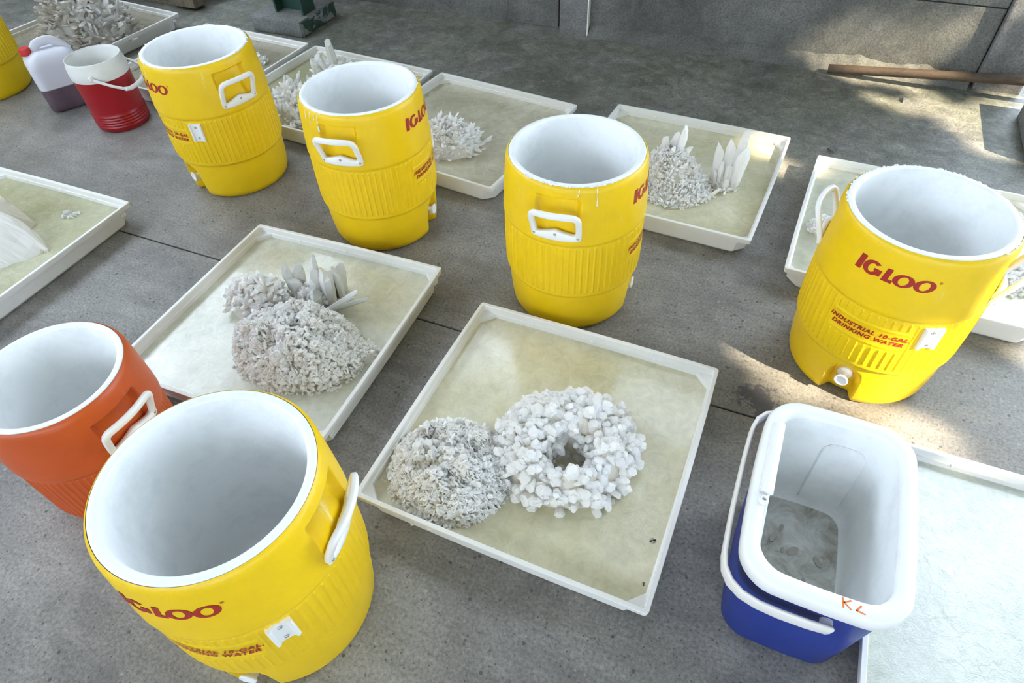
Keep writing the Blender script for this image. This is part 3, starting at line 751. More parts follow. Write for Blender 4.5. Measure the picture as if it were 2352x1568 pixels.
def heap(name, label, c, rx, ry, h, n, ln, w, th, seed, rot=0.0, hollow=None, lump=0.22, jit=0.55, up=0.0, blunt=0.0, mat='crystal', core=None, blades=(), sides=5, pw=0.62, skew=(0, 0), zb=LZ, bmat='clear_crystal', cat='crystal', group='salt crystals in the trays', skirt=1.0, sink=0.30, flat=0.0):
    """a mound grown over with crystals. blades: (dx, dy, z0, direction, length, width, thickness)"""
    rnd = random.Random(seed); sd = Vector((seed * 3.7, seed * 1.3, 0))
    root = empty(name, (c[0], c[1], 0), rot, label, cat, group)
    def hgt(x, y):
        q = (x / rx) ** 2 + (y / ry) ** 2
        base = max(0.0, 1 - q) ** pw if q < 1 else -0.5 * (sqrt(q) - 1)
        xx, yy = x - skew[0] * rx, y - skew[1] * ry
        base *= max(0.25, 1.25 - 0.85 * sqrt((xx / rx) ** 2 + (yy / ry) ** 2)) if (skew[0] or skew[1]) else 1.0
        k = 1 + lump * noise.noise(Vector((x * 17, y * 17, 0)) + sd) + 0.75 * lump * noise.noise(Vector((x * 48, y * 48, 3)) + sd)
        z = h * base * k
        if hollow:
            hx, hy, hr, hd = hollow; dd = sqrt((x - hx) ** 2 + ((y - hy) * 1.25) ** 2); z -= hd * smooth01((hr - dd) / (hr * 0.55))
        return z
    rows = []; na = 56
    for i in range(16):
        f = (i + 0.001) / 15
        rows.append([Vector((rx * f * cos(2 * pi * j / na), ry * f * sin(2 * pi * j / na), max(0.0145, zb + hgt(rx * f * cos(2 * pi * j / na), ry * f * sin(2 * pi * j / na)) * 0.96 - (0.010 if f > 0.9 else 0.003)))) for j in range(na)])
    mb = MB(); mb.grid(rows, True, False); mb.build('core', core or mat, root)
    mb = MB()
    for _ in range(n):
        while True:
            x, y = rnd.uniform(-1, 1) * skirt, rnd.uniform(-1, 1) * skirt
            if x * x + y * y < skirt * skirt: break
        x *= rx; y *= ry; e = 0.004; z = hgt(x, y)
        nrm = Vector((-(hgt(x + e, y) - hgt(x - e, y)) / (2 * e), -(hgt(x, y + e) - hgt(x, y - e)) / (2 * e), 1.0)).normalized()
        d = (nrm + Vector((0, 0, up)) + Vector((rnd.gauss(0, jit), rnd.gauss(0, jit), rnd.gauss(0, jit * 0.6))))
        if flat:                                 # flakes lying on the slope like scales
            tg = nrm.cross(Vector((rnd.gauss(0, 1), rnd.gauss(0, 1), rnd.gauss(0, 1)))).normalized(); d = tg * flat + nrm * rnd.uniform(0.25, 1.0)
        if d.z < -0.1: d.z *= -0.3
        l_ = rnd.uniform(*ln) * (rnd.random() ** 2 * 0.7 + 0.7); w_ = rnd.uniform(*w)
        p = Vector((x, y, max(0.018, zb + z - l_ * sink)))
        shard(mb, p, d, l_, w_, th * rnd.uniform(0.7, 1.3), rnd, sides, blunt * rnd.uniform(0.6, 1.1) if blunt else 0.0)
    tag(mb.build('crystal_crust', mat, root), kind='stuff')
    for (dx, dy, z0, d, l_, w_, t_) in blades:
        mb = MB(); shard(mb, Vector((0, 0, 0)), Vector(d), l_, w_, t_, rnd, 6, rnd.uniform(0.55, 0.85) if w_ > 0.0085 else 0.0); mb.build('crystal_blade', bmat, root, (dx, dy, z0))
    return root
# the two in the foremost tray
heap('salt_mound', 'white flaky salt mound in the left corner of the foremost tray', (-0.172, 0.880), 0.158, 0.148, 0.085, 3600, (0.009, 0.018), (0.0055, 0.0115), 0.20, 3, -0.45, lump=0.50, jit=0.75, sides=5, core='crystal_amber', skirt=1.03, pw=0.75, sink=0.25, blunt=0.6, flat=1.0)
heap('ring_crystal', 'ring-shaped cluster of blocky white crystals around a hollow', (0.128, 0.918), 0.178, 0.165, 0.115, 760, (0.018, 0.040), (0.0085, 0.0165), 0.85, 5, 0.0, hollow=(0.0, -0.050, 0.092, 0.135), lump=0.30, jit=0.42, sink=0.55, blunt=0.72, sides=6, core='crystal_amber', pw=0.42, mat='crystal')
# beside the orange cooler
heap('salt_mound', 'largest white salt mound, in the tray beside the orange cooler', (-0.640, 1.320), 0.205, 0.150, 0.125, 4200, (0.008, 0.017), (0.0055, 0.0105), 0.45, 31, -0.4, lump=0.38, jit=0.65, sides=5, core='crystal_amber', pw=0.5, skirt=1.03, sink=0.25, blunt=0.65, flat=1.0)
heap('salt_lump', 'knobbly white crystal lump behind the largest salt mound', (-0.805, 1.535), 0.105, 0.080, 0.105, 330, (0.014, 0.030), (0.007, 0.013), 0.6, 9, -0.4, lump=0.3, jit=0.5, blunt=0.6, sides=6, core='crystal_wet', pw=0.5, mat='crystal')
rb = random.Random(21); bl = []
for k in range(15):
    dx, dy = rb.uniform(-0.075, 0.085), rb.uniform(-0.05, 0.045)
    bl.append((dx, dy, 0.045, (dx * 1.6 + rb.gauss(0, 0.08), dy * 1.0 + rb.gauss(0, 0.08), 1), rb.uniform(0.08, 0.165), rb.uniform(0.016, 0.028), rb.uniform(0.5, 0.9)))
bl += [(0.06, -0.085, 0.085, (1.0, 0.15, 0.55), 0.12, 0.010, 0.6), (0.09, -0.06, 0.07, (1.0, 0.0, 0.35), 0.10, 0.009, 0.6)]
heap('crystal_cluster', 'tall clear crystal blades standing behind the largest salt mound', (-0.628, 1.548), 0.085, 0.060, 0.050, 130, (0.018, 0.040), (0.007, 0.012), 0.7, 10, 0.0, blades=bl, mat='crystal', core='crystal_wet', jit=0.6)
heap('salt_lump', 'small white salt lump by the right rim of the tray with the largest mound', (-0.455, 1.290), 0.055, 0.040, 0.042, 170, (0.010, 0.022), (0.005, 0.009), 0.5, 11, 0.3, lump=0.3)
# back row
nd = [(0.105 + 0.01 * k, 0.0 + 0.012 * k, 0.048, (1, 0.25 + 0.12 * k, 0.28), 0.075 - 0.008 * k, 0.006, 0.5) for k in range(4)]
heap('salt_mound', 'spiky white crystal mound in the tray between two yellow coolers', (-0.212, 2.452), 0.118, 0.105, 0.105, 620, (0.018, 0.042), (0.004, 0.008), 0.5, 12, 0.0, lump=0.45, jit=0.6, sides=4, blades=nd, core='crystal', bmat='crystal')
heap('salt_mound', 'sloping white salt mound with two blades at its top, right of middle cooler', (0.640, 2.075), 0.150, 0.125, 0.150, 1500, (0.010, 0.024), (0.0045, 0.009), 0.4, 13, -0.45, lump=0.3, jit=0.65, sides=4, pw=0.6, skew=(-0.35, 0.35), core='crystal_wet',
     blades=[(-0.055, 0.045, 0.14, (-0.05, 0.0, 1), 0.095, 0.019, 0.6), (-0.010, 0.060, 0.14, (0.16, 0.0, 1), 0.135, 0.023, 0.6), (0.004, 0.050, 0.13, (0.45, 0.0, 1), 0.085, 0.014, 0.6), (-0.028, 0.066, 0.13, (0.03, 0, 1), 0.11, 0.016, 0.6), (0.13, -0.02, 0.04, (0.7, 0.1, 0.8), 0.075, 0.009, 0.5)], bmat='crystal')
heap('crystal_cluster', 'separate upright white crystal blades near the tray right rim', (0.838, 2.070), 0.050, 0.045, 0.035, 60, (0.015, 0.03), (0.006, 0.010), 0.6, 14, 0.0, core='crystal_wet', bmat='crystal',
     blades=[(0.022, -0.018, 0.04, (0.10, 0.0, 1), 0.185, 0.022, 0.7), (0.040, -0.006, 0.04, (0.14, 0.02, 1), 0.165, 0.019, 0.6), (0.018, 0.018, 0.04, (0.16, 0.03, 1), 0.225, 0.022, 0.6), (-0.006, 0.022, 0.04, (0.06, 0.0, 1), 0.195, 0.022, 0.6), (-0.036, 0.024, 0.04, (0.0, 0.0, 1), 0.180, 0.020, 0.6), (-0.022, 0.0, 0.04, (-0.06, 0.0, 1), 0.120, 0.018, 0.6), (-0.040, 0.004, 0.04, (-0.08, 0.0, 1), 0.09, 0.015, 0.6), (0.0, -0.014, 0.04, (0.02, 0.0, 1), 0.11, 0.016, 0.6), (-0.010, -0.030, 0.04, (0.05, -0.1, 1), 0.06, 0.012, 0.6)])
heap('salt_lump', 'small white salt lump showing beside the handle of the right cooler', (1.120, 1.775), 0.060, 0.050, 0.035, 220, (0.010, 0.02), (0.005, 0.010), 0.5, 15, 0.3, lump=0.4)
heap('salt_lump', 'flat white salt crust in the tray to the right of the right cooler', (1.60, 1.47), 0.11, 0.075, 0.020, 220, (0.010, 0.022), (0.005, 0.010), 0.5, 25, 0.2, lump=0.4)
# slab at the left edge: two cleaved blocks leaning together
def cleaved(parent, name, pts, mat, seed):
    bm = bmesh.new()
    for p in pts: bm.verts.new(p)
    r_ = bmesh.ops.convex_hull(bm, input=bm.verts[:]); bmesh.ops.delete(bm, geom=[v for v in bm.verts if not v.link_faces], context='VERTS')
    bmesh.ops.subdivide_edges(bm, edges=bm.edges[:], cuts=5, use_grid_fill=True); bmesh.ops.triangulate(bm, faces=bm.faces[:])
    for v in bm.verts:
        k = noise.noise(v.co * 30 + Vector((seed, 0, 0))) * 0.006 + noise.noise(Vector((v.co.x * 90, v.co.y * 40, v.co.z * 90))) * 0.003
        v.co += Vector((0.5, -0.5, 0.7)) * k
    me = bpy.data.meshes.new(name); bm.to_mesh(me); bm.free(); me.materials.append(MAT[mat]); return link(name, me, parent)
sb_ = empty('crystal_slab', (-1.82, 1.93, 0), 0, 'large sloping slab of milky crystal in the tray at the left edge', 'crystal', 'salt crystals in the trays')
def rel(*ps): return [Vector((x + 1.82, y - 1.93, z)) for x, y, z in ps]
cleaved(sb_, 'cleaved_block', rel((-1.655, 1.892, 0.02), (-1.660, 1.890, 0.055), (-1.70, 1.812, 0.02), (-1.775, 1.772, 0.02), (-1.90, 1.72, 0.02), (-2.02, 1.74, 0.02), (-1.715, 1.945, 0.085), (-1.745, 1.965, 0.125), (-1.80, 1.965, 0.18), (-1.88, 1.93, 0.215), (-1.98, 1.86, 0.21), (-1.74, 2.0, 0.02), (-2.0, 1.98, 0.02)), 'crystal', 3)
cleaved(sb_, 'cleaved_block', rel((-1.77, 2.055, 0.02), (-1.775, 2.05, 0.055), (-1.80, 1.98, 0.02), (-1.838, 2.085, 0.115), (-1.875, 2.10, 0.15), (-1.93, 2.10, 0.17), (-2.02, 2.0, 0.17), (-1.90, 2.16, 0.02), (-2.02, 2.14, 0.02), (-1.93, 1.95, 0.02), (-1.86, 2.03, 0.14)), 'crystal_wet', 8)
mb = MB(); rs_ = random.Random(4)
for k in range(60):
    t = rs_.random(); px_ = -1.66 - 0.22 * t; py_ = 1.89 - 0.11 * t + rs_.uniform(-0.01, 0.015)
    shard(mb, Vector((px_ + 1.82, py_ - 1.93, 0.046)), Vector((rs_.gauss(0.4, 0.5), rs_.gauss(-0.4, 0.5), 0.5)), rs_.uniform(0.008, 0.018), rs_.uniform(0.004, 0.008), 0.5, rs_)
tag(mb.build('crystal_crust', 'crystal_wet', sb_), kind='stuff')
heap('salt_lump', 'thin clear crystal flake drifting in the olive solution', (-1.668, 2.105), 0.035, 0.022, 0.006, 14, (0.012, 0.02), (0.010, 0.016), 0.2, 26, 0.0, mat='clear_crystal')
# behind the first two coolers
bl = []
for k in range(26):
    t = rb.uniform(0, 6.28); r_ = rb.uniform(0.3, 1.0); dx, dy = 0.13 * r_ * cos(t), 0.16 * r_ * sin(t)
    bl.append((dx, dy, 0.07, (dx * 6 + rb.gauss(0, 0.3), dy * 4 + rb.gauss(0, 0.3), 1), rb.uniform(0.06, 0.115), rb.uniform(0.010, 0.016), 0.7))
heap('crystal_cluster', 'bristling cluster of clear crystal points behind the first two yellow coolers', (-0.945, 2.835), 0.150, 0.170, 0.085, 420, (0.025, 0.055), (0.006, 0.011), 0.7, 17, 0.0, lump=0.5, jit=0.55, blades=bl, core='crystal_wet', mat='crystal')
heap('crystal_cluster', 'single tall clear crystal point standing by the tray back rim', (-0.830, 3.235), 0.075, 0.05, 0.045, 40, (0.03, 0.06), (0.010, 0.016), 0.7, 18, 0.0,
     blades=[(0.02, 0.0, 0.04, (-0.12, 0.1, 1), 0.165, 0.024, 0.7), (-0.045, 0.0, 0.04, (-0.2, 0, 1), 0.10, 0.026, 0.8), (-0.075, -0.02, 0.04, (0.0, 0, 1), 0.09, 0.028, 0.8), (0.055, 0.0, 0.04, (0.1, 0, 1), 0.08, 0.018, 0.8)])
heap('salt_lump', 'small pale crystal just past the rim of the first yellow cooler', (-1.235, 3.385), 0.04, 0.03, 0.035, 40, (0.02, 0.03), (0.006, 0.010), 0.5, 19)
bl = []
for k in range(34):
    t = rb.uniform(0, 6.28); r_ = rb.uniform(0.0, 0.95); dx, dy = 0.22 * r_ * cos(t), 0.19 * r_ * sin(t)
    bl.append((dx, dy, 0.05 + 0.19 * (1 - r_ * r_), (dx * 3 + rb.gauss(0, 0.45), dy * 3 + rb.gauss(0, 0.45), 0.8), rb.uniform(0.07, 0.14), rb.uniform(0.013, 0.024), 0.5))
heap('crystal_heap', 'tall heap of grey glassy crystal blades in the far left tray', (-2.285, 3.845), 0.235, 0.200, 0.300, 650, (0.035, 0.085), (0.009, 0.018), 0.45, 20, 0.0, lump=0.5, jit=0.7, blades=bl, mat='crystal_grey', core='crystal_grey', bmat='clear_crystal', pw=0.85)
# sunken crystals by the blue box
bl = [(rb.uniform(-0.14, 0.16), rb.uniform(-0.10, 0.10), rb.uniform(0.022, 0.030), (rb.gauss(0, 1), rb.gauss(0, 0.5), 0.03), rb.uniform(0.06, 0.12), rb.uniform(0.014, 0.024), 0.5) for k in range(22)]
heap('sunken_crystals', 'pale crystals sunk in the milky solution beside the blue cool box', (1.03, 0.47), 0.20, 0.15, 0.006, 40, (0.010, 0.018), (0.010, 0.018), 0.4, 22, -0.3, blades=bl, bmat='crystal', core='crystal_wet', zb=0.026, jit=0.5)

# ------------------------------------------------------------------ blue cool box
bb = empty('cool_box', (0.597, 0.589, 0), radians(-25.8), 'open blue and white cool box in the front right corner', 'cool box')
def rl(w, l, r, z, bow=0.008): return [Vector((x, y, z)) for x, y in rrect(w, l, r, 7, bow)]
mb = MB()
mb.grid([rl(0.104, 0.164, 0.040, 0.0), rl(0.112, 0.172, 0.045, 0.004), rl(0.116, 0.176, 0.048, 0.014), rl(0.126, 0.190, 0.056, 0.20), rl(0.130, 0.196, 0.058, 0.285), rl(0.1315, 0.1985, 0.058, 0.318)], True, True)
lo = rl(0.104, 0.164, 0.040, 0.0); mb.add(lo, [tuple(range(len(lo)))[::-1]]); mb.build('body', 'blue', bb)
mb = MB()
mb.grid([rl(0.130, 0.197, 0.058, 0.314), rl(0.1375, 0.2075, 0.062, 0.313), rl(0.1405, 0.2115, 0.064, 0.318), rl(0.1405, 0.2115, 0.064, 0.343), rl(0.138, 0.209, 0.062, 0.350), rl(0.134, 0.205, 0.060, 0.3525), rl(0.115, 0.186, 0.046, 0.3525), rl(0.1105, 0.1815, 0.043, 0.349), rl(0.1085, 0.1795, 0.042, 0.340)], True, True)
mb.build('rim', 'blue_white', bb)
mb = MB()
mb.grid([rl(0.1085, 0.1795, 0.042, 0.341), rl(0.105, 0.176, 0.040, 0.22), rl(0.100, 0.171, 0.036, 0.075), rl(0.096, 0.167, 0.034, 0.057), rl(0.088, 0.159, 0.030, 0.051)], True, True)
inner = mb.build('liner', 'liner', bb)
mb = MB(); lo = rl(0.089, 0.160, 0.030, 0.0512); mb.add(lo, [tuple(range(len(lo)))]); mb.build('liner_floor', 'residue', inner)
# raised fields on the inner walls
def field(pts, nrm, t):
    mb = MB(); pts = [Vector(p) for p in pts]; c = sum(pts, Vector()) / len(pts); nrm = Vector(nrm)
    top = [c + (p - c) * 0.95 + nrm * t for p in pts]; n = len(pts)
    mb.add(pts + top, [(i, (i + 1) % n, n + (i + 1) % n, n + i) for i in range(n)] + [tuple(range(n, 2 * n))], False); mb.build('inner_field', 'liner', inner)
def wallpts(ax, s, w0, w1, z0, z1, r):
    out = []
    for cx, cz, a0 in ((w1 - r, z1 - r, 0), (w0 + r, z1 - r, 90), (w0, z0, None), (w1, z0, None)):
        if a0 is None: out.append((cx, cz))
        else:
            for k in range(6): a = radians(a0 + 18 * k); out.append((cx + r * cos(a), cz + r * sin(a)))
    res = []
    for a, z in out:
        if ax == 'y': off = 0.1795 - (0.34 - z) * 0.032 - 0.0005; off += 0.7 * 0.008 * (1 - (a / 0.108) ** 2); res.append((a, s * off, z))
        else: off = 0.1085 - (0.34 - z) * 0.032 - 0.0005; off += 0.008 * (1 - (a / 0.179) ** 2); res.append((s * off, a, z))
    return res
field(wallpts('y', 1, -0.012, 0.078, 0.07, 0.285, 0.030), (0, -1, 0), 0.006)
field(wallpts('x', -1, -0.13, 0.125, 0.07, 0.315, 0.022), (1, 0, 0), 0.005)
# hinge rail and peg along the left rim
mb = MB(); mb.tube([(-0.120, y, 0.3525) for y in (-0.035, 0.02, 0.08, 0.135)], 0.013, 0.010, 14); mb.build('hinge_rail', 'blue_white', bb)
mb = MB(); mb.lathe([(0, 0.010), (0.008, 0.009), (0.011, 0.006), (0.011, 0.0045), (0.004, 0.004)], 16, Matrix.Translation((-0.122, -0.055, 0.349))); mb.build('hinge_peg', 'blue_white', bb)
# swing handle, folded down on the left
def strap(path, wd, th, mat, name, parent, nrm_of):
    mb = MB(); rows = []; P = [Vector(p) for p in path]
    for i, p in enumerate(P):
        d = (P[min(i + 1, len(P) - 1)] - P[max(i - 1, 0)]).normalized(); n = nrm_of(i).normalized(); b = d.cross(n).normalized(); n = b.cross(d)
        sec = [(-1, -.6), (-.8, -1), (.8, -1), (1, -.6), (1, .6), (.8, 1), (-.8, 1), (-1, .6)]
        k = wd[i] if isinstance(wd, list) else wd
        rows.append([p + b * (x * k) + n * (y * th) for x, y in sec])
    mb.grid(rows, True, True); mb.add(rows[0], [tuple(range(8))[::-1]]); mb.add(rows[-1], [tuple(range(8))]); return mb.build(name, mat, parent)
half = [(0.040, -0.2145, 0.268), (0.034, -0.2170, 0.269), (0.0, -0.2215, 0.272), (-0.05, -0.2245, 0.276), (-0.09, -0.2235, 0.279), (-0.120, -0.217, 0.281), (-0.143, -0.203, 0.283), (-0.157, -0.182, 0.284), (-0.163, -0.155, 0.285), (-0.165, -0.10, 0.285), (-0.166, -0.05, 0.285), (-0.166, 0.0, 0.285)]
path = half + [(x, -y, z) for x, y, z in half[-2::-1]]
wd = [0.010, 0.0155] + [0.016] * 4 + [0.0165] * (len(path) - 12) + [0.016] * 4 + [0.0155, 0.010]
def bn(i):
    x, y, _ = path[i]
    return Vector((-1, 0, 0)) if abs(y) < 0.15 else (Vector((0, 1 if y > 0 else -1, 0)) if x > -0.09 else Vector((x, y * 0.6, 0)))
strap(path, wd, 0.0042, 'blue_handle', 'swing_handle', bb, bn)
for s in (-1, 1):
    mb = MB(); mb.lathe([(-0.012, 0.012), (0.016, 0.011)], 16, Matrix.Translation((0.030, s * 0.205, 0.269)) @ Matrix.Rotation(pi / 2 * s, 4, 'X'), cap1=True); mb.build('pivot', 'blue_handle', bb)
# hand-written letters on the rim
def stroke(mb, pts, w, z=0.3530):
    P = [Vector((x, y, z)) for x, y in pts]
    for a, b in zip(P[:-1], P[1:]):
        d = (b - a).normalized(); n = Vector((-d.y, d.x, 0)) * w; e = d * w * 0.5
        mb.add([a - n - e, b - n * 0.7 + e, b + n * 0.8 + e, a + n - e], [(0, 1, 2, 3)])
mb = MB()
stroke(mb, [(0.030, -0.1905), (0.0325, -0.2085)], 0.0016); stroke(mb, [(0.0435, -0.1915), (0.033, -0.1985), (0.0445, -0.2075)], 0.0015)
stroke(mb, [(0.060, -0.1945), (0.053, -0.2050), (0.0665, -0.2070)], 0.0017)
tag(mb.build('marker_letters', 'marker', bb), 'orange hand-written letters')
# wet flakes left on its floor
rf = random.Random(5); Mb = Matrix.Translation((0.597, 0.589, 0)) @ Matrix.Rotation(radians(-25.8), 4, 'Z')
for k, (fx, fy, fl) in enumerate([(-0.045, 0.055, 0.030), (-0.075, 0.045, 0.014), (-0.02, 0.03, 0.016), (0.0, 0.035, 0.034), (-0.06, -0.02, 0.030), (-0.025, -0.035, 0.026), (-0.05, -0.06, 0.028), (0.03, -0.03, 0.024), (0.055, 0.03, 0.030), (0.02, -0.075, 0.03), (-0.03, 0.085, 0.020), (0.06, -0.06, 0.022)]):
    mb = MB(); n = 9; a0 = rf.uniform(0, 6.28)
    ol = [(fl * 0.5 * cos(2 * pi * j / n) * rf.uniform(0.8, 1.1), fl * 0.24 * sin(2 * pi * j / n) * rf.uniform(0.8, 1.15)) for j in range(n)]
    mb.prism(ol, 0, 0.0025); o = mb.build('crystal_flake', 'wet_shard', None, Mb @ Vector((fx, fy, 0.0516)), a0)
    tag(o, 'wet grey crystal flake lying on the floor inside the blue cool box', 'flake', 'flakes inside the blue cool box')

# ------------------------------------------------------------------ red jug and jerrycan
jg = empty('drink_jug', (-1.789, 2.929, 0), 0, 'red drink jug with a white collar and swing handle beside the jerrycan', 'jug')
pr = [(0.0, 0.100), (0.003, 0.110), (0.010, 0.1155)]
for k in range(5): z = 0.020 + k * 0.0125; pr += [(z, 0.1150), (z + 0.003, 0.1185), (z + 0.0065, 0.1185), (z + 0.0095, 0.1150)]
pr += [(0.092, 0.1165), (0.16, 0.1185), (0.238, 0.1210)]
mb = MB(); mb.lathe(pr, 72, None, True, True); mb.build('body', 'red', jg)
mb = MB(); mb.lathe([(0.236, 0.1215), (0.240, 0.1228), (0.282, 0.1220), (0.287, 0.1190), (0.291, 0.1195), (0.294, 0.1175), (0.298, 0.1182), (0.302, 0.1160), (0.313, 0.1155), (0.3135, 0.1125), (0.30, 0.1120), (0.285, 0.1080), (0.20, 0.104), (0.05, 0.098), (0.04, 0.09), (0.038, 0.001)], 72); mb.build('collar', 'collar', jg)
pts = []
ctrl = [(0.0215, -0.1275, 0.262), (0.05, -0.130, 0.249), (0.10, -0.1265, 0.226), (0.140, -0.112, 0.206), (0.152, -0.095, 0.200), (0.163, -0.055, 0.197), (0.167, 0.0, 0.196), (0.163, 0.055, 0.197), (0.152, 0.095, 0.200), (0.135, 0.115, 0.208), (0.09, 0.1285, 0.230), (0.04, 0.130, 0.252), (0.005, 0.1285, 0.262)]
mb = MB(); mb.tube(ctrl[:5], 0.0075, 0.006, 12); mb.tube(ctrl[3:10], 0.0125, 0.0085, 12); mb.tube(ctrl[8:], 0.0075, 0.006, 12)
h = mb.build('swing_handle', 'collar', jg)
for p, s in ((ctrl[0], -1), (ctrl[-1], 1)):
    mb = MB(); mb.lathe([(-0.012, 0.0105), (0.008, 0.010), (0.010, 0.006)], 16, Matrix.Translation(p) @ Matrix.Rotation(-pi / 2 * s, 4, 'X'), cap1=True); mb.build('pivot', 'collar', h)

jc = empty('jerrycan', (-2.125, 3.150, 0), radians(36), 'translucent white jerrycan with red cap, part filled with dark liquid', 'jerrycan')
jc.scale = (1.15, 1.15, 1.15)
def jl(w, l, r, z): return [Vector((x, y, z)) for x, y in rrect(w, l, r, 6)]
mb = MB()
rows = [jl(0.080, 0.052, 0.022, 0.0), jl(0.089, 0.060, 0.027, 0.004), jl(0.093, 0.064, 0.030, 0.014), jl(0.095, 0.066, 0.032, 0.05), jl(0.095, 0.066, 0.032, 0.185), jl(0.092, 0.063, 0.034, 0.203), jl(0.080, 0.054, 0.034, 0.220), jl(0.064, 0.040, 0.030, 0.231), jl(0.045, 0.024, 0.020, 0.236)]
mb.grid(rows, True, True); mb.add(rows[0], [tuple(range(len(rows[0])))[::-1]]); mb.add(rows[-1], [tuple(range(len(rows[0])))])
mb.build('body', 'jerrycan', jc)
mb = MB(); mb.tube([(-0.034, 0, 0.215), (-0.036, 0, 0.232), (-0.034, 0, 0.246), (-0.024, 0, 0.256), (-0.005, 0, 0.261), (0.018, 0, 0.262), (0.036, 0, 0.258), (0.050, 0, 0.248), (0.064, 0, 0.232), (0.080, 0, 0.208)], 0.0175, 0.0105, 14, Vector((0, 1, 0))); mb.build('carry_handle', 'jerrycan', jc)
mb = MB(); mb.lathe([(0.0, 0.020), (0.020, 0.018)], 20, Matrix.Translation((-0.069, 0.0, 0.215))); mb.build('neck', 'jerrycan', jc)
cp = []
for j in range(48): cp.append(0.0205 if j % 2 else 0.0212)
mb = MB(); rows = [[Vector((-0.069 + cp[j] * k * cos(2 * pi * j / 48), cp[j] * k * sin(2 * pi * j / 48), z)) for j in range(48)] for z, k in ((0.228, 1.0), (0.250, 0.98), (0.254, 0.90), (0.254, 0.7), (0.2525, 0.66))]
mb.grid(rows, True, True); mb.add(rows[-1], [tuple(range(48))]); mb.build('cap', 'cap_red', jc)
mb = MB(); mb.tube([(-0.066, -0.0665, 0.055), (-0.056, -0.0668, 0.051), (-0.048, -0.0668, 0.050), (-0.040, -0.0667, 0.045)], 0.0012, 0.0008, 6); mb.build('pen_mark', 'black', jc)

# ------------------------------------------------------------------ small things
def bug(loc, rz, s, lab):
    e = empty('dead_insect', loc, rz, lab, 'insect')
    mb = MB()
    for c, r in (((-0.0045, 0, 0), (0.005, 0.0028, 0.0024)), ((0.001, 0, 0.0003), (0.003, 0.0026, 0.0024)), ((0.005, 0, 0), (0.002, 0.0019, 0.0018))):
        bm = bmesh.new(); bmesh.ops.create_icosphere(bm, subdivisions=2, radius=1)
        mb.add([Vector((c[0] + v.co.x * r[0], c[1] + v.co.y * r[1], c[2] + v.co.z * r[2])) * s for v in bm.verts], [tuple(v.index for v in f.verts) for f in bm.faces], True); bm.free()
    mb.build('body', 'black', e)
    for sg in (-1, 1):
        mb = MB(); mb.prism([(0.002 * s, sg * 0.001 * s), (-0.003 * s, sg * 0.0045 * s), (-0.008 * s, sg * 0.0045 * s), (-0.006 * s, sg * 0.002 * s)], 0.0015 * s, 0.0018 * s); mb.build('wing', 'wet_shard', e)
        for k in (-0.002, 0.001, 0.003):
            mb = MB(); mb.tube([(k * s, sg * 0.002 * s, 0), (k * s, sg * 0.005 * s, 0.0008 * s), (k * s * 1.3, sg * 0.007 * s, -0.001 * s)], 0.0003 * s, None, 5); mb.build('leg', 'black', e)
bug((0.304, 0.664, LZ + 0.002), 0.2, 1.0, 'dead bee floating near the right rim of the foremost tray')
bug((0.264, 0.565, LZ + 0.001), 1.3, 0.55, 'tiny dead insect in the front right corner of the foremost tray')
def chip(name, loc, rz, ol, h, mat, lab, cat):
    mb = MB(); mb.prism(ol, 0, h); o = mb.build(name, mat, None, loc, rz); tag(o, lab, cat)
chip('concrete_chip', (1.845, 2.735, 0.0), 0.4, [(-0.02, -0.012), (0.018, -0.016), (0.012, 0.018)], 0.012, 'pilaster', 'three-cornered concrete chip on the floor in front of the pole', 'chip')
chip('concrete_chip', (1.37, 2.35, 0.0), 1.0, [(-0.02, -0.012), (0.012, -0.018), (0.024, 0.004), (0.002, 0.018)], 0.010, 'pilaster', 'small lump of concrete on the floor behind the right cooler', 'chip')

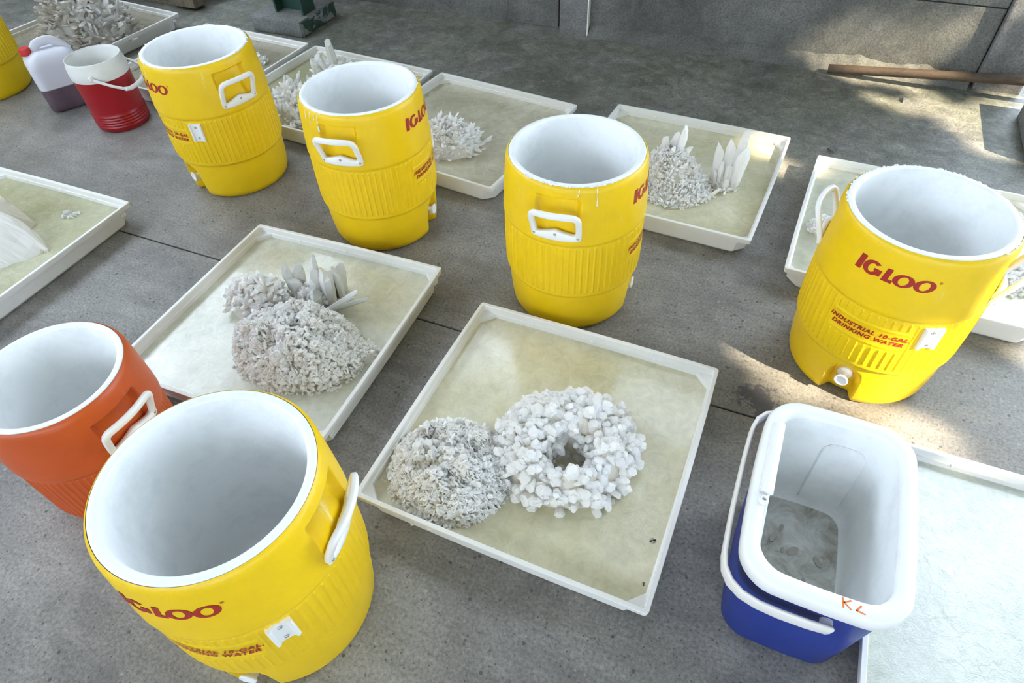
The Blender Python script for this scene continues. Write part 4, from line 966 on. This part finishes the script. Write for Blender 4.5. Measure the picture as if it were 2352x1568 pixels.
# ------------------------------------------------------------------ unseen canopy added outside, its gaps carved to shape the sun patches
BEAMS = [(RF(0.16, 3.52, 0.03), 0.045), (RF(0.19, 3.52, 0.10), 0.045), (RF(0.22, 3.52, 0.17), 0.04), (RF(0.42, 3.52, 0.04), 0.07), (RF(0.52, 3.52, 0.06), 0.07), (RF(0.46, 3.52, 0.14), 0.07), (RF(0.55, 3.52, 0.20), 0.035), (RF(0.35, 3.52, 0.24), 0.03),
         (RF(0.76, 3.12), 0.11), (RF(0.70, 3.20), 0.08), (RF(0.84, 3.00), 0.08), (RF(0.90, 3.30), 0.06), (RF(0.95, 3.42), 0.08), (RF(-0.02, 2.55), 0.06), (RF(0.06, 2.56), 0.06), (RF(0.13, 1.62), 0.06), (RF(0.15, 1.50), 0.06), (RF(0.20, 1.36), 0.06),
         (RF(0.50, 1.37), 0.09), (RF(0.58, 1.33), 0.05), (RF(0.98, 2.35, 0.06), 0.10), (RF(1.05, 2.25, 0.06), 0.08), (RF(1.0, 1.75), 0.15)]
gobo = empty('sun_gobo', RF(8.2, -1.2, -0.16), 0, 'leafy tree added unseen outside the hall to shape the sun patches', 'gobo')
tr = random.Random(11); a1 = SUN_TO.orthogonal().normalized(); a2 = SUN_TO.cross(a1)
mb = MB(); org = RF(0.4, 1.6, 0.0); base = Vector(gobo.location)
for _ in range(40000):
    while True:
        p, q = tr.uniform(-6.5, 6.5), tr.uniform(-6.5, 6.5)
        if p * p + q * q < 6.5 ** 2: break
    P = org + SUN_TO * tr.uniform(8.0, 10.5) + a1 * p + a2 * q
    if P.z < 1.2: continue
    s = tr.uniform(0.15, 0.25); ok = True
    for (t, r) in BEAMS:
        w = P - t; k = w.dot(SUN_TO)
        if (w - SUN_TO * k).length < r + s * 0.45: ok = False; break
    if not ok: continue
    u = Vector((tr.gauss(0, 1), tr.gauss(0, 1), tr.gauss(0, 1))).normalized(); v = u.cross(SUN_TO + Vector((tr.gauss(0, .5), tr.gauss(0, .5), tr.gauss(0, .5)))).normalized()
    c = P - base
    mb.add([c - u * s, c - v * s * 0.55, c + u * s, c + v * s * 0.55], [(0, 1, 2, 3)])
tag(mb.build('gobo_leaves', 'gobo_leaf', gobo), kind='stuff')
mb = MB(); mb.tube([(0, 0, 0), (0.1, 0, 1.5), (0.0, 0.1, 3.0), (0.2, 0.1, 5.0)], 0.16, 0.16, 10); mb.build('gobo_trunk', 'pole', gobo)
